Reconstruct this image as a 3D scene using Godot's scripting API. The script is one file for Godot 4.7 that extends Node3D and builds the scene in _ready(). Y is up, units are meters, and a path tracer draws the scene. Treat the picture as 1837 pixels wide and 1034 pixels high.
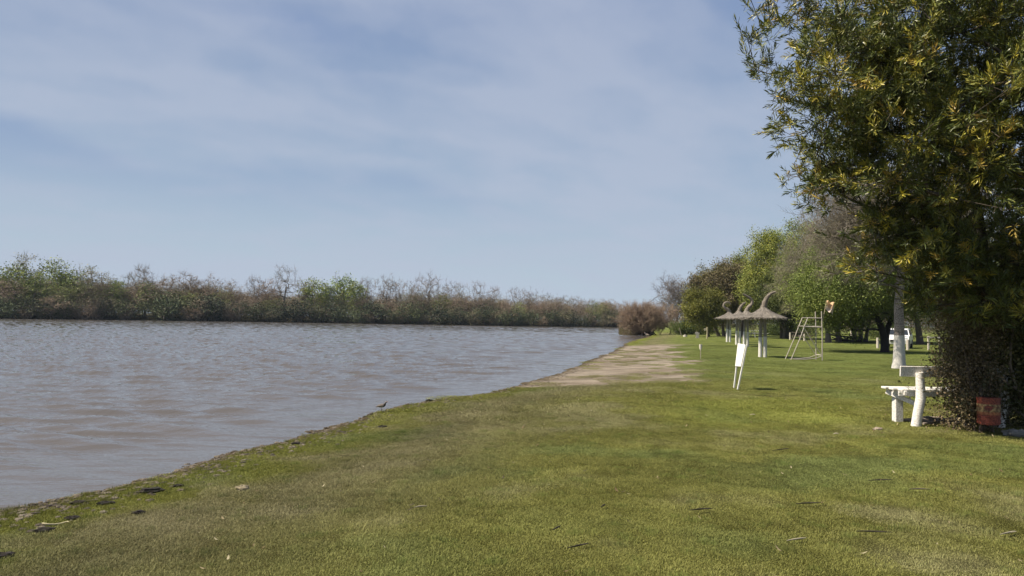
extends Node3D
# Lawn beside a muddy river: far wooded bank on the left, beach, thatched shades, bench and trees on the right.

const WATER_Y := -0.35
var used := {}
var rng := RandomNumberGenerator.new()
var mats := {}
var n_patch := FastNoiseLite.new()
var n_fine := FastNoiseLite.new()
var n_streak := FastNoiseLite.new()
var shore_a := PackedFloat32Array([-158.2, -143.75, -123.69, -97.5, -73.14, -50.6, -34.16, -32.39, -28.63, -25.96, -22.98, -20.98, -18.34, -15.42, -12.43, -9.97, -6.63, -2.8, -0.44, 1.48, 3.62, 5.32, 6.17, 7.86, 8.61, 8.86, 9.53, 10.37, 10.7])
var shore_r := PackedFloat32Array([43.08, 18.6, 10.82, 7.67, 6.9, 7.25, 8.61, 8.77, 9.18, 9.68, 10.32, 10.8, 11.47, 12.28, 13.89, 15.64, 17.27, 19.0, 20.61, 23.14, 26.7, 32.68, 37.59, 46.97, 59.01, 66.69, 79.48, 91.73, 125.0])
var shore_pts := PackedVector2Array()
const GX0 := -30.0
const GZ0 := -116.0
const GN := 132
const GM := 286
const GS := 0.5
var dgrid := PackedFloat32Array()

# ------------------------------------------------------------------ naming
func numbered(called: String) -> String:
	if not used.has(called):
		used[called] = 0
		return called
	used[called] += 1
	return "%s_%03d" % [called, used[called]]

func thing(called: String, label: String, category: String, at := Vector3.ZERO, turn := 0.0, group := "") -> Node3D:
	var o := Node3D.new()
	o.name = numbered(called)
	add_child(o)
	o.position = at
	o.rotation.y = turn
	tag(o, label, category, group)
	return o

func tag(o: Node, label: String, category := "", group := "", kind := "") -> void:
	if label != "": o.set_meta("label", label)
	if category != "": o.set_meta("category", category)
	if group != "": o.set_meta("group", group)
	if kind != "": o.set_meta("kind", kind)

func obj(called: String, mesh: Mesh, m: Material, parent: Node = null) -> MeshInstance3D:
	var o := MeshInstance3D.new()
	o.mesh = mesh
	o.material_override = m
	if parent == null:
		o.name = numbered(called)
		add_child(o)
	else:
		o.name = called
		parent.add_child(o, true)
	return o

func swarm(called: String, mesh: Mesh, m: Material, xf: Array, cols: PackedColorArray, parent: Node = null) -> MultiMeshInstance3D:
	var mm := MultiMesh.new()
	mm.transform_format = MultiMesh.TRANSFORM_3D
	mm.use_colors = cols.size() > 0
	mm.mesh = mesh
	mm.instance_count = xf.size()
	var buf := PackedFloat32Array()
	var st := 16 if cols.size() > 0 else 12
	buf.resize(xf.size() * st)
	for i in xf.size():
		var t: Transform3D = xf[i]
		var k := i * st
		buf[k] = t.basis.x.x; buf[k + 1] = t.basis.y.x; buf[k + 2] = t.basis.z.x; buf[k + 3] = t.origin.x
		buf[k + 4] = t.basis.x.y; buf[k + 5] = t.basis.y.y; buf[k + 6] = t.basis.z.y; buf[k + 7] = t.origin.y
		buf[k + 8] = t.basis.x.z; buf[k + 9] = t.basis.y.z; buf[k + 10] = t.basis.z.z; buf[k + 11] = t.origin.z
		if st == 16:
			buf[k + 12] = cols[i].r; buf[k + 13] = cols[i].g; buf[k + 14] = cols[i].b; buf[k + 15] = 1.0
	mm.buffer = buf
	var o := MultiMeshInstance3D.new()
	o.multimesh = mm
	o.material_override = m
	if parent == null:
		o.name = numbered(called)
		add_child(o)
	else:
		o.name = called
		parent.add_child(o, true)
	o.set_meta("kind", "stuff")
	return o

# ------------------------------------------------------------------ mesh collector
class MB:
	var v := PackedVector3Array()
	var n := PackedVector3Array()
	var c := PackedColorArray()
	var u := PackedVector2Array()
	var ix := PackedInt32Array()

	func add(p: Vector3, q: Vector3, col: Color, uv := Vector2.ZERO) -> int:
		v.append(p); n.append(q); c.append(col); u.append(uv)
		return v.size() - 1

	func tri(a: Vector3, b: Vector3, d: Vector3, col: Color) -> void:
		var q := (d - a).cross(b - a)
		if q.length_squared() < 1e-14: return
		q = q.normalized()
		var k := v.size()
		v.append(a); v.append(b); v.append(d)
		n.append(q); n.append(q); n.append(q)
		c.append(col); c.append(col); c.append(col)
		u.append(Vector2.ZERO); u.append(Vector2(1, 0)); u.append(Vector2(1, 1))
		ix.append(k); ix.append(k + 1); ix.append(k + 2)

	func quad(a: Vector3, b: Vector3, d: Vector3, e: Vector3, col: Color) -> void:
		var q := (d - a).cross(b - a) + (e - a).cross(d - a)
		if q.length_squared() < 1e-14: return
		q = q.normalized()
		var k := v.size()
		v.append(a); v.append(b); v.append(d); v.append(e)
		for i in 4:
			n.append(q); c.append(col)
		u.append(Vector2.ZERO); u.append(Vector2(1, 0)); u.append(Vector2(1, 1)); u.append(Vector2(0, 1))
		ix.append(k); ix.append(k + 1); ix.append(k + 2); ix.append(k); ix.append(k + 2); ix.append(k + 3)

	func tube(pts: PackedVector3Array, rad: PackedFloat32Array, sides: int, col: Color, cap := true, col2 := Color(-1, 0, 0)) -> void:
		var m := pts.size()
		var t0 := (pts[1] - pts[0]).normalized()
		var side := t0.cross(Vector3.UP)
		if side.length() < 0.05: side = t0.cross(Vector3.RIGHT)
		side = side.normalized()
		var k0 := v.size()
		for i in m:
			var t := (pts[mini(i + 1, m - 1)] - pts[maxi(i - 1, 0)]).normalized()
			side = (side - t * side.dot(t)).normalized()
			var up := t.cross(side)
			var cc := col if col2.r < 0 else col.lerp(col2, float(i) / (m - 1))
			for s in sides + 1:
				var a := TAU * s / sides
				var q := side * cos(a) + up * sin(a)
				v.append(pts[i] + q * rad[i]); n.append(q); c.append(cc); u.append(Vector2(float(s) / sides, float(i) / (m - 1)))
		for i in m - 1:
			for s in sides:
				var a := k0 + i * (sides + 1) + s
				var b := a + sides + 1
				ix.append(a); ix.append(b); ix.append(a + 1); ix.append(a + 1); ix.append(b); ix.append(b + 1)
		if cap:
			for e in [0, m - 1]:
				var t := (pts[e] - pts[1 if e == 0 else m - 2]).normalized()
				var kc := add(pts[e], t, col)
				for s in sides + 1:
					add(v[k0 + e * (sides + 1) + s], t, col)
				for s in sides:
					if e == 0:
						ix.append(kc); ix.append(kc + 1 + s); ix.append(kc + 2 + s)
					else:
						ix.append(kc); ix.append(kc + 2 + s); ix.append(kc + 1 + s)

	func bar(a: Vector3, b: Vector3, ra: float, rb: float, sides: int, col: Color, cap := true) -> void:
		tube(PackedVector3Array([a, b]), PackedFloat32Array([ra, rb]), sides, col, cap)

	# a box with chamfered edges; basis columns are its axes
	func box(at: Vector3, size: Vector3, bas: Basis, bev: float, col: Color) -> void:
		var h := size * 0.5
		bev = minf(bev, minf(h.x, minf(h.y, h.z)) * 0.6)
		var cor := {}
		for sx in [-1, 1]:
			for sy in [-1, 1]:
				for sz in [-1, 1]:
					var o: Array[Vector3] = []
					for ax in 3:
						var p := Vector3(sx * (h.x - bev), sy * (h.y - bev), sz * (h.z - bev))
						p[ax] = [sx, sy, sz][ax] * h[ax]
						o.append(at + bas * p)
					cor[[sx, sy, sz]] = o
		for ax in 3:
			var b := (ax + 1) % 3
			var d := (ax + 2) % 3
			for s in [-1, 1]:
				var q: Array[Vector3] = []
				for e in [[-1, -1], [1, -1], [1, 1], [-1, 1]]:
					var key := [0, 0, 0]
					key[ax] = s; key[b] = e[0]; key[d] = e[1]
					q.append(cor[key][ax])
				_out(q[0], q[1], q[2], q[3], at, col)
			for s1 in [-1, 1]:
				for s2 in [-1, 1]:
					var k1 := [0, 0, 0]
					var k2 := [0, 0, 0]
					k1[ax] = -1; k1[b] = s1; k1[d] = s2
					k2[ax] = 1; k2[b] = s1; k2[d] = s2
					_out(cor[k1][b], cor[k2][b], cor[k2][d], cor[k1][d], at, col)
		for k in cor:
			var p: Array = cor[k]
			_out(p[0], p[1], p[2], p[2], at, col)

	func _out(a: Vector3, b: Vector3, d: Vector3, e: Vector3, from: Vector3, col: Color) -> void:
		var q := (d - a).cross(b - a)
		if q.dot((a + b + d) / 3.0 - from) < 0:
			if d == e: tri(a, d, b, col)
			else: quad(a, e, d, b, col)
		else:
			if d == e: tri(a, b, d, col)
			else: quad(a, b, d, e, col)

	func mesh() -> ArrayMesh:
		var arr := []
		arr.resize(Mesh.ARRAY_MAX)
		arr[Mesh.ARRAY_VERTEX] = v
		arr[Mesh.ARRAY_NORMAL] = n
		arr[Mesh.ARRAY_COLOR] = c
		arr[Mesh.ARRAY_TEX_UV] = u
		arr[Mesh.ARRAY_INDEX] = ix
		var m := ArrayMesh.new()
		m.add_surface_from_arrays(Mesh.PRIMITIVE_TRIANGLES, arr)
		return m

func pv(a: Array) -> PackedVector3Array: return PackedVector3Array(a)
func pf(a: Array) -> PackedFloat32Array: return PackedFloat32Array(a)

# ------------------------------------------------------------------ materials
func mat(called: String, rough := 0.9, tint := Color.WHITE, back := Color.BLACK) -> StandardMaterial3D:
	var key := "%s %s %s %s" % [called, rough, tint, back]
	if mats.has(key): return mats[key]
	var m := StandardMaterial3D.new()
	m.resource_name = called
	m.vertex_color_use_as_albedo = true
	m.albedo_color = tint.linear_to_srgb()
	m.roughness = rough
	m.cull_mode = BaseMaterial3D.CULL_DISABLED
	if back != Color.BLACK:
		m.backlight_enabled = true
		m.backlight = back
	mats[key] = m
	return m

func noise_tex(size: int, seed_: int, freq: float, lo: Color, hi: Color, contrast := 1.0, oct := 4, stretch := 1) -> ImageTexture:
	var f := FastNoiseLite.new()
	f.seed = seed_; f.frequency = freq; f.fractal_octaves = oct
	var g := f.get_seamless_image(size / stretch, size)
	if stretch > 1: g.resize(size, size, Image.INTERPOLATE_CUBIC)
	g.convert(Image.FORMAT_L8)
	var src := g.get_data()
	var out := PackedByteArray()
	out.resize(size * size * 3)
	var lut := PackedByteArray()
	lut.resize(768)
	for i in 256:
		var q := lo.lerp(hi, clampf((i / 255.0 - 0.5) * contrast + 0.5, 0, 1))
		lut[i * 3] = int(q.r * 255); lut[i * 3 + 1] = int(q.g * 255); lut[i * 3 + 2] = int(q.b * 255)
	for i in size * size:
		var k := src[i] * 3
		out[i * 3] = lut[k]; out[i * 3 + 1] = lut[k + 1]; out[i * 3 + 2] = lut[k + 2]
	return ImageTexture.create_from_image(Image.create_from_data(size, size, false, Image.FORMAT_RGB8, out))

func grain(m: StandardMaterial3D, tex: Texture2D, scale: float, world := true) -> StandardMaterial3D:
	m.albedo_texture = tex
	m.uv1_triplanar = true
	m.uv1_world_triplanar = world
	m.uv1_scale = Vector3.ONE * scale
	return m

# ------------------------------------------------------------------ terrain
func shore_at(a: float) -> float:
	if a >= shore_a[shore_a.size() - 1]: return 1e4
	if a <= shore_a[0]: return 1e4
	var i := shore_a.bsearch(a)
	i = clampi(i, 1, shore_a.size() - 1)
	return lerpf(shore_r[i - 1], shore_r[i], (a - shore_a[i - 1]) / (shore_a[i] - shore_a[i - 1]))

func far_at(a: float) -> float:
	if a > 10.7: return 1e5
	if a > 8.32: return 107.0
	if a > -0.75: return lerpf(211.0, 225.0, (a + 0.75) / 9.0)
	if a > -34.6: return 211.0
	return lerpf(211.0, 300.0, clampf((-34.6 - a) / 60.0, 0, 1))

func ang(x: float, z: float) -> float: return rad_to_deg(atan2(x, -z))

func build_grid() -> void:
	for i in shore_a.size():
		var a := deg_to_rad(shore_a[i])
		shore_pts.append(Vector2(sin(a) * shore_r[i], -cos(a) * shore_r[i]))
	dgrid.resize(GN * GM)
	for j in GM:
		for i in GN:
			var p := Vector2(GX0 + i * GS, GZ0 + j * GS)
			var best := 1e9
			for k in shore_pts.size() - 1:
				var a := shore_pts[k]
				var ab := shore_pts[k + 1] - a
				var t := clampf((p - a).dot(ab) / ab.length_squared(), 0, 1)
				best = minf(best, (a + ab * t - p).length_squared())
			var d := sqrt(best)
			if p.length() > shore_at(ang(p.x, p.y)): d = -d
			dgrid[j * GN + i] = d

func shore_dist(x: float, z: float) -> float:      # metres inland from the near waterline, negative over water
	var fx := (x - GX0) / GS
	var fz := (z - GZ0) / GS
	if fx < 0 or fz < 0 or fx >= GN - 1 or fz >= GM - 1:
		return 40.0 if sqrt(x * x + z * z) < shore_at(ang(x, z)) else -40.0
	var i := int(fx)
	var j := int(fz)
	fx -= i; fz -= j
	var k := j * GN + i
	var d := lerpf(lerpf(dgrid[k], dgrid[k + 1], fx), lerpf(dgrid[k + GN], dgrid[k + GN + 1], fx), fz)
	if absf(d) < 4.0:
		d += n_patch.get_noise_2d(x * 14.0, z * 14.0) * 0.28 + n_fine.get_noise_2d(x * 60.0, z * 60.0) * 0.14
	return d

func height_d(x: float, z: float, d: float) -> float:
	var r := sqrt(x * x + z * z)
	var a := ang(x, z)
	var f := far_at(a)
	if r > f - 4.0:
		var t := r - f
		return WATER_Y + clampf(t * 0.3, -0.8, 0.0) + 0.75 * smoothstep(0.0, 2.5, t) + 0.5 * smoothstep(3.0, 14.0, t)
	if d < 0.0: return maxf(-1.3, WATER_Y + d * 0.15)
	var s := clampf(d / 6.0, 0, 1)
	s = s * s * (3.0 - 2.0 * s)
	var y := WATER_Y + 0.05 * minf(1.0, d / 0.2) + (-WATER_Y - 0.05) * s
	return y + n_fine.get_noise_2d(x * 22.0, z * 22.0) * 0.018 * clampf(d, 0, 1) + n_patch.get_noise_2d(x * 5.0, z * 5.0) * 0.03 * clampf(d * 0.3, 0, 1)

func height(x: float, z: float) -> float: return height_d(x, z, shore_dist(x, z))

func sandiness(x: float, z: float, d: float) -> float:   # the worn beach
	if z > -17.0 or z < -62.0 or x > 17.0: return 0.0
	var r := sqrt(x * x + z * z)
	var w := n_patch.get_noise_2d(x * 6.0, z * 6.0)
	var lim := lerpf(15.2, 13.2, (r - 19.0) / 36.0) + w * 2.4
	var s := smoothstep(lim + 0.6, lim - 1.6, ang(x, z)) * smoothstep(19.4 + w * 2.5, 22.0 + w * 2.5, r) * smoothstep(60.0, 54.0, r)
	var st := n_streak.get_noise_2d(x * 2.2, z * 9.0) * 0.9 + n_fine.get_noise_2d(x * 5.0, z * 14.0) * 0.5
	return clampf(s * (1.0 + st * 1.7 + 0.5 * smoothstep(5.0, 1.0, d)), 0, 1)

func lawn_colour(x: float, z: float, d: float) -> Color:
	var a := n_patch.get_noise_2d(x * 4.0, z * 4.0)
	var b := n_patch.get_noise_2d(x * 13.0 + 300.0, z * 13.0)
	var e := n_fine.get_noise_2d(x * 9.0, z * 9.0)
	var col := Color(0.224, 0.225, 0.063)
	col = col.lerp(Color(0.163, 0.217, 0.078), smoothstep(0.08, 0.5, b) * 0.55)
	col = col.lerp(Color(0.291, 0.266, 0.167), smoothstep(0.1, 0.6, -b + e * 0.6) * 0.5)
	col = col.lerp(Color(0.250, 0.273, 0.055), smoothstep(0.1, 0.6, a) * 0.7)
	col = col.lerp(Color(0.197, 0.243, 0.071), smoothstep(12.0, 30.0, -z) * smoothstep(2.0, 8.0, x) * 0.75)
	col = col.lerp(Color(0.224, 0.200, 0.115), smoothstep(5.0, 2.0, d) * smoothstep(0.8, 2.0, d + e) * 0.75)
	col = col.lerp(Color(0.211, 0.225, 0.043), smoothstep(1.5, 0.6, d + e * 0.8) * 0.7)
	return col * (1.0 + 0.3 * e)

func ground_colour(x: float, z: float, d: float) -> Color:
	var r := sqrt(x * x + z * z)
	if r > 100.0 and r > far_at(ang(x, z)) - 4.0: return Color(0.07, 0.06, 0.035)
	if d < -0.1: return Color(0.11, 0.09, 0.06)
	var e := n_fine.get_noise_2d(x * 12.0, z * 12.0)
	var col := lawn_colour(x, z, d)
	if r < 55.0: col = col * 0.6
	var s := sandiness(x, z, d)
	if s > 0.0:
		var sc := Color(0.54, 0.465, 0.385).lerp(Color(0.34, 0.28, 0.215), clampf(0.5 + n_streak.get_noise_2d(x * 3.0 + 50.0, z * 11.0) * 1.6, 0, 1))
		col = col.lerp(sc, s)
	if d < 1.2:
		col = col.lerp(Color(0.15, 0.12, 0.08), smoothstep(0.55, 0.1, d + e * 0.3))
	return col * (1.0 + 0.25 * e)

# ------------------------------------------------------------------ branching
class Skel:
	var pos := PackedVector3Array()
	var par := PackedInt32Array()
	var rad := PackedFloat32Array()
	var tips := PackedInt32Array()
	var trunk_n := 0

func skeleton(seed_: int, trunks: Array, targets: PackedVector3Array, base: Vector3, seg: float, wob: float, lift: float, r_tip: float, power := 2.3, first := 1) -> Skel:
	var g := RandomNumberGenerator.new()
	g.seed = seed_
	var s := Skel.new()
	for tr in trunks:
		var prev := -1
		for p in tr:
			s.pos.append(p); s.par.append(prev)
			prev = s.pos.size() - 1
	s.trunk_n = s.pos.size()
	var order := []
	for t in targets: order.append([t.distance_squared_to(base), t])
	order.sort_custom(func(a, b): return a[0] < b[0])
	for o in order:
		var t: Vector3 = o[1]
		var tb: float = sqrt(o[0])
		var best := -1
		var bc := 1e9
		for i in range(first, s.pos.size()):
			var q := s.pos[i]
			var c := q.distance_to(t)
			if c < bc:
				c += maxf(0.0, q.distance_to(base) - tb) * 1.5 + maxf(0.0, q.y - t.y) * 0.35
				if c < bc:
					bc = c
					best = i
		var p := s.pos[best]
		var d := p.distance_to(t)
		var k := clampi(int(d / seg), 1, 6)
		var mid := p.lerp(t, 0.5) + Vector3(g.randf_range(-1, 1), g.randf_range(-1, 1) + lift, g.randf_range(-1, 1)) * d * wob
		var prev := best
		for j in range(1, k + 1):
			var f := float(j) / k
			var q := p.lerp(mid, f).lerp(mid.lerp(t, f), f)
			if j < k: q += Vector3(g.randf_range(-1, 1), g.randf_range(-1, 1), g.randf_range(-1, 1)) * d * 0.03
			s.pos.append(q); s.par.append(prev)
			prev = s.pos.size() - 1
		s.tips.append(prev)
	s.rad.resize(s.pos.size())
	s.rad.fill(0.0)
	for i in range(s.pos.size() - 1, -1, -1):
		var w: float = maxf(s.rad[i], pow(r_tip, power))
		s.rad[i] = pow(w, 1.0 / power)
		if s.par[i] >= 0: s.rad[s.par[i]] += w
	return s

func limbs(mb: MB, s: Skel, cap_r: float, col: Color, max_sides := 7) -> void:
	for i in range(s.trunk_n, s.pos.size()): limb(mb, s, i, cap_r, col, max_sides)

func limb(mb: MB, s: Skel, i: int, cap_r: float, col: Color, max_sides: int) -> void:
	var p := s.par[i]
	var rb := minf(s.rad[i], cap_r)
	var ra := minf(minf(s.rad[p], cap_r), rb * 1.35)
	var a := s.pos[p]
	var b := s.pos[i]
	var ext := (b - a).normalized() * rb * 0.4
	var sides := 3 if ra < 0.012 else (4 if ra < 0.03 else (5 if ra < 0.07 else max_sides))
	mb.tube(PackedVector3Array([a - ext, b + ext]), PackedFloat32Array([ra, rb]), sides, col, false)

func limb_parts(o: Node3D, s: Skel, cap_r: float, col: Color, sides: int, m: Material) -> void:   # the limbs of each stem, one mesh a stem
	var root := PackedInt32Array()
	root.resize(s.pos.size())
	var stems := []
	for i in s.pos.size():
		if s.par[i] < 0:
			root[i] = stems.size()
			stems.append(MB.new())
		else: root[i] = root[s.par[i]]
	for i in range(s.trunk_n, s.pos.size()): limb(stems[root[i]], s, i, cap_r, col, sides)
	for mb in stems:
		if mb.v.size() > 0: obj("limbs", mb.mesh(), m, o)

func blobs(seed_: int, ells: Array, count: int, shell := 0.45, gap := 0.0, freq := 0.5) -> PackedVector3Array:
	var g := RandomNumberGenerator.new()
	g.seed = seed_
	var f := FastNoiseLite.new()
	f.seed = seed_; f.frequency = freq
	var w := 0.0
	for e in ells: w += e[1].x * e[1].y * e[1].z * (e[2] if e.size() > 2 else 1.0)
	var out := PackedVector3Array()
	for e in ells:
		var m := int(round(count * e[1].x * e[1].y * e[1].z * (e[2] if e.size() > 2 else 1.0) / w))
		var tries := 0
		var made := 0
		while made < m and tries < m * 8:
			tries += 1
			var d := Vector3(g.randfn(), g.randfn(), g.randfn()).normalized() * pow(g.randf(), shell)
			var p: Vector3 = e[0] + d * e[1] * (1.0 + 0.5 * f.get_noise_3dv(d * 4.5))
			if gap > 0.0 and f.get_noise_3dv(p) < gap - 0.5: continue
			out.append(p)
			made += 1
	return out

func rand_basis(g: RandomNumberGenerator, dir: Vector3) -> Basis:    # y along dir, random roll
	var y := dir.normalized()
	var x := y.cross(Vector3(g.randf_range(-1, 1), g.randf_range(-1, 1), g.randf_range(-1, 1)))
	if x.length() < 0.01: x = y.cross(Vector3(0.3, 0.1, 0.9))
	x = x.normalized()
	return Basis(x, y, x.cross(y))

func leaf(mb: MB, at: Vector3, dir: Vector3, side: Vector3, length: float, half: float, col: Color, droop := 0.15) -> void:
	var dn := dir.cross(side).normalized()
	var p0 := at
	var p1 := at + dir * length * 0.4 + dn * length * droop * 0.1
	var p2 := at + dir * length * 0.75 - dn * length * droop * 0.2
	var p3 := at + dir * length - dn * length * droop * 0.6
	mb.tri(p0, p1 - side * half, p1 + side * half, col)
	mb.quad(p1 - side * half, p2 - side * half * 0.8, p2 + side * half * 0.8, p1 + side * half, col)
	mb.tri(p2 - side * half * 0.8, p3, p2 + side * half * 0.8, col)

func whorl_mesh(seed_: int, n: int, ax: float, lmin: float, lmax: float, half: float, tint: Color) -> ArrayMesh:
	var g := RandomNumberGenerator.new()
	g.seed = seed_
	var mb := MB.new()
	mb.bar(Vector3(0, -0.08, 0), Vector3(0, ax, 0), 0.004, 0.002, 3, Color(0.1, 0.07, 0.04) if tint == Color.WHITE else Color(0.06, 0.045, 0.025), false)
	for i in n:
		var f := float(i) / n
		var a := i * 2.4 + g.randf_range(-0.3, 0.3)
		var rd := Vector3(cos(a), 0, sin(a))
		var e := lerpf(1.3, 0.3, f) + g.randf_range(-0.4, 0.35)
		var dir := (Vector3.UP * cos(e) + rd * sin(e)).normalized()
		var side := dir.cross(rd.cross(Vector3.UP) + Vector3.UP * 0.2 * g.randf_range(-1, 1)).cross(dir).normalized()
		var sh := g.randf_range(0.75, 1.25)
		var cc := Color(sh * g.randf_range(0.92, 1.12), sh, sh * 0.95)
		cc = cc * tint
		leaf(mb, Vector3(0, ax * f, 0), dir, side, g.randf_range(lmin * 0.7, lmax) * lerpf(1.0, 0.75, f), half * g.randf_range(0.8, 1.2), cc, g.randf_range(-0.1, 0.5))
	return mb.mesh()

func leafy_mesh(seed_: int, n: int, size: float, lsize: float, aspect := 0.5) -> ArrayMesh:    # a twig with scattered small leaves
	var g := RandomNumberGenerator.new()
	g.seed = seed_
	var mb := MB.new()
	for i in n:
		var p := Vector3(g.randfn(), g.randfn(), g.randfn()) * size * 0.42
		var d := (Vector3(g.randf_range(-1, 1), g.randf_range(-1.0, 0.6), g.randf_range(-1, 1))).normalized()
		var s := d.cross(Vector3(g.randf_range(-1, 1), g.randf_range(-1, 1), g.randf_range(-1, 1))).normalized()
		var l := lsize * g.randf_range(0.7, 1.3)
		var sh := g.randf_range(0.7, 1.3)
		mb.quad(p, p + d * l * 0.5 - s * l * aspect * 0.5, p + d * l, p + d * l * 0.5 + s * l * aspect * 0.5, Color(sh * g.randf_range(0.9, 1.1), sh, sh))
	return mb.mesh()

func twig_mesh(seed_: int, length: float, n: int, thick: float, spread := 0.9) -> ArrayMesh:   # bare forked twigs
	var g := RandomNumberGenerator.new()
	g.seed = seed_
	var mb := MB.new()
	var c := Color(1, 1, 1)
	var pts := [Vector3.ZERO]
	for i in 4: pts.append(pts[-1] + (Vector3.UP + Vector3(g.randf_range(-1, 1), 0, g.randf_range(-1, 1)) * 0.3) * length * 0.25)
	mb.tube(pv(pts), pf([thick, thick * 0.8, thick * 0.6, thick * 0.45, thick * 0.2]), 3, c, false)
	for i in n:
		var f := g.randf_range(0.1, 0.95) * 4.0
		var k := int(f)
		var p: Vector3 = pts[k].lerp(pts[k + 1], f - k)
		var a := g.randf() * TAU
		var d := (Vector3.UP * g.randf_range(0.4, 1.0) + Vector3(cos(a), 0, sin(a)) * spread).normalized()
		var l := length * g.randf_range(0.2, 0.55)
		var q := p + d * l * 0.5 + Vector3(g.randf_range(-1, 1), g.randf_range(0, 1), g.randf_range(-1, 1)) * l * 0.1
		var e := p + d * l + Vector3(g.randf_range(-1, 1), g.randf_range(-0.3, 1), g.randf_range(-1, 1)) * l * 0.2
		var sh := g.randf_range(0.75, 1.25)
		mb.tube(pv([p, q, e]), pf([thick * 0.55, thick * 0.4, thick * 0.12]), 3, Color(sh, sh, sh), false)
	return mb.mesh()

# a swept trunk with a flared foot
func trunk_tube(mb: MB, pts: PackedVector3Array, r0: float, r1: float, col: Color, sides := 10, flare := 0.35, seed_ := 1) -> void:
	var c := Curve3D.new()
	for i in pts.size():
		var tan := (pts[mini(i + 1, pts.size() - 1)] - pts[maxi(i - 1, 0)]) * 0.17
		c.add_point(pts[i], -tan, tan)
	var n := 14
	var P := PackedVector3Array()
	var R := PackedFloat32Array()
	for i in n + 1:
		var f := float(i) / n
		P.append(c.sample_baked(c.get_baked_length() * f, true))
		R.append(lerpf(r0, r1, f) * (1.0 + flare * exp(-f * c.get_baked_length() / 0.35)) * (1.0 + 0.05 * n_fine.get_noise_2d(seed_ * 31.0 + f * 90.0, 7.0)))
	mb.tube(P, R, sides, col, true)

# a whole tree whose crown is a swarm of sprays.  cfg: trunks (arrays of points from the foot), r0, r1, ells, tips, seg, spray meshes, per, size, palette, bark
func tree(called: String, label: String, group: String, at: Vector3, cfg: Dictionary) -> Node3D:
	var o := thing(called, label, cfg.get("category", "tree"), at, 0.0, group)
	var sd: int = cfg.seed
	var g := RandomNumberGenerator.new()
	g.seed = sd
	var targets := blobs(sd, cfg.ells, cfg.tips, cfg.get("shell", 0.45), cfg.get("gap", 0.0), cfg.get("gapfreq", 0.5))
	var s := skeleton(sd, cfg.trunks, targets, cfg.trunks[0][0], cfg.get("seg", 0.6), cfg.get("wob", 0.12), cfg.get("lift", 0.6), cfg.get("r_tip", 0.008), cfg.get("power", 2.3), cfg.get("first", 1))
	var bark: Color = cfg.get("bark", Color(0.11, 0.095, 0.08))
	var bm: Material = cfg.get("bark_mat", mat("bark", 0.95))
	for tr in cfg.trunks:
		var mb := MB.new()
		trunk_tube(mb, pv(tr), cfg.r0, cfg.r1, bark, 10, 0.35, sd)
		obj("trunk", mb.mesh(), bm, o)
	limb_parts(o, s, cfg.r1 * 0.9, bark, 6, bm)
	var meshes: Array = cfg.sprays
	var xs := []
	var cs := []
	for m in meshes:
		xs.append([]); cs.append(PackedColorArray())
	var pal: Array = cfg.palette
	var f := FastNoiseLite.new()
	f.seed = sd + 5; f.frequency = 0.35
	for t in s.tips:
		var p := s.pos[t]
		var d := (p - s.pos[s.par[t]]).normalized()
		for j in int(cfg.per):
			var dir: Vector3 = (d + Vector3(g.randf_range(-1, 1), g.randf_range(-1, 1), g.randf_range(-1, 1)) * cfg.get("fan", 0.9) + Vector3.UP * cfg.get("rise", 0.1)).normalized()
			var b: Basis = rand_basis(g, dir).scaled(Vector3.ONE * cfg.size * g.randf_range(0.7, 1.25))
			var q: Vector3 = p + Vector3(g.randfn(), g.randfn(), g.randfn()) * cfg.get("jit", 0.15)
			var k := g.randi() % meshes.size()
			xs[k].append(Transform3D(b, q))
			var w := clampf(0.5 + f.get_noise_3dv(q) * 0.9 + g.randf_range(-0.35, 0.35), 0, 0.999) * (pal.size() - 1)
			var c: Color = pal[int(w)].lerp(pal[int(w) + 1], w - int(w))
			cs[k].append(c * g.randf_range(0.8, 1.2))
	for k in meshes.size():
		var nm: String = cfg.get("crown", "crown")
		swarm(nm, meshes[k], cfg.leaf_mat, xs[k], cs[k], o)
	return o

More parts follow.
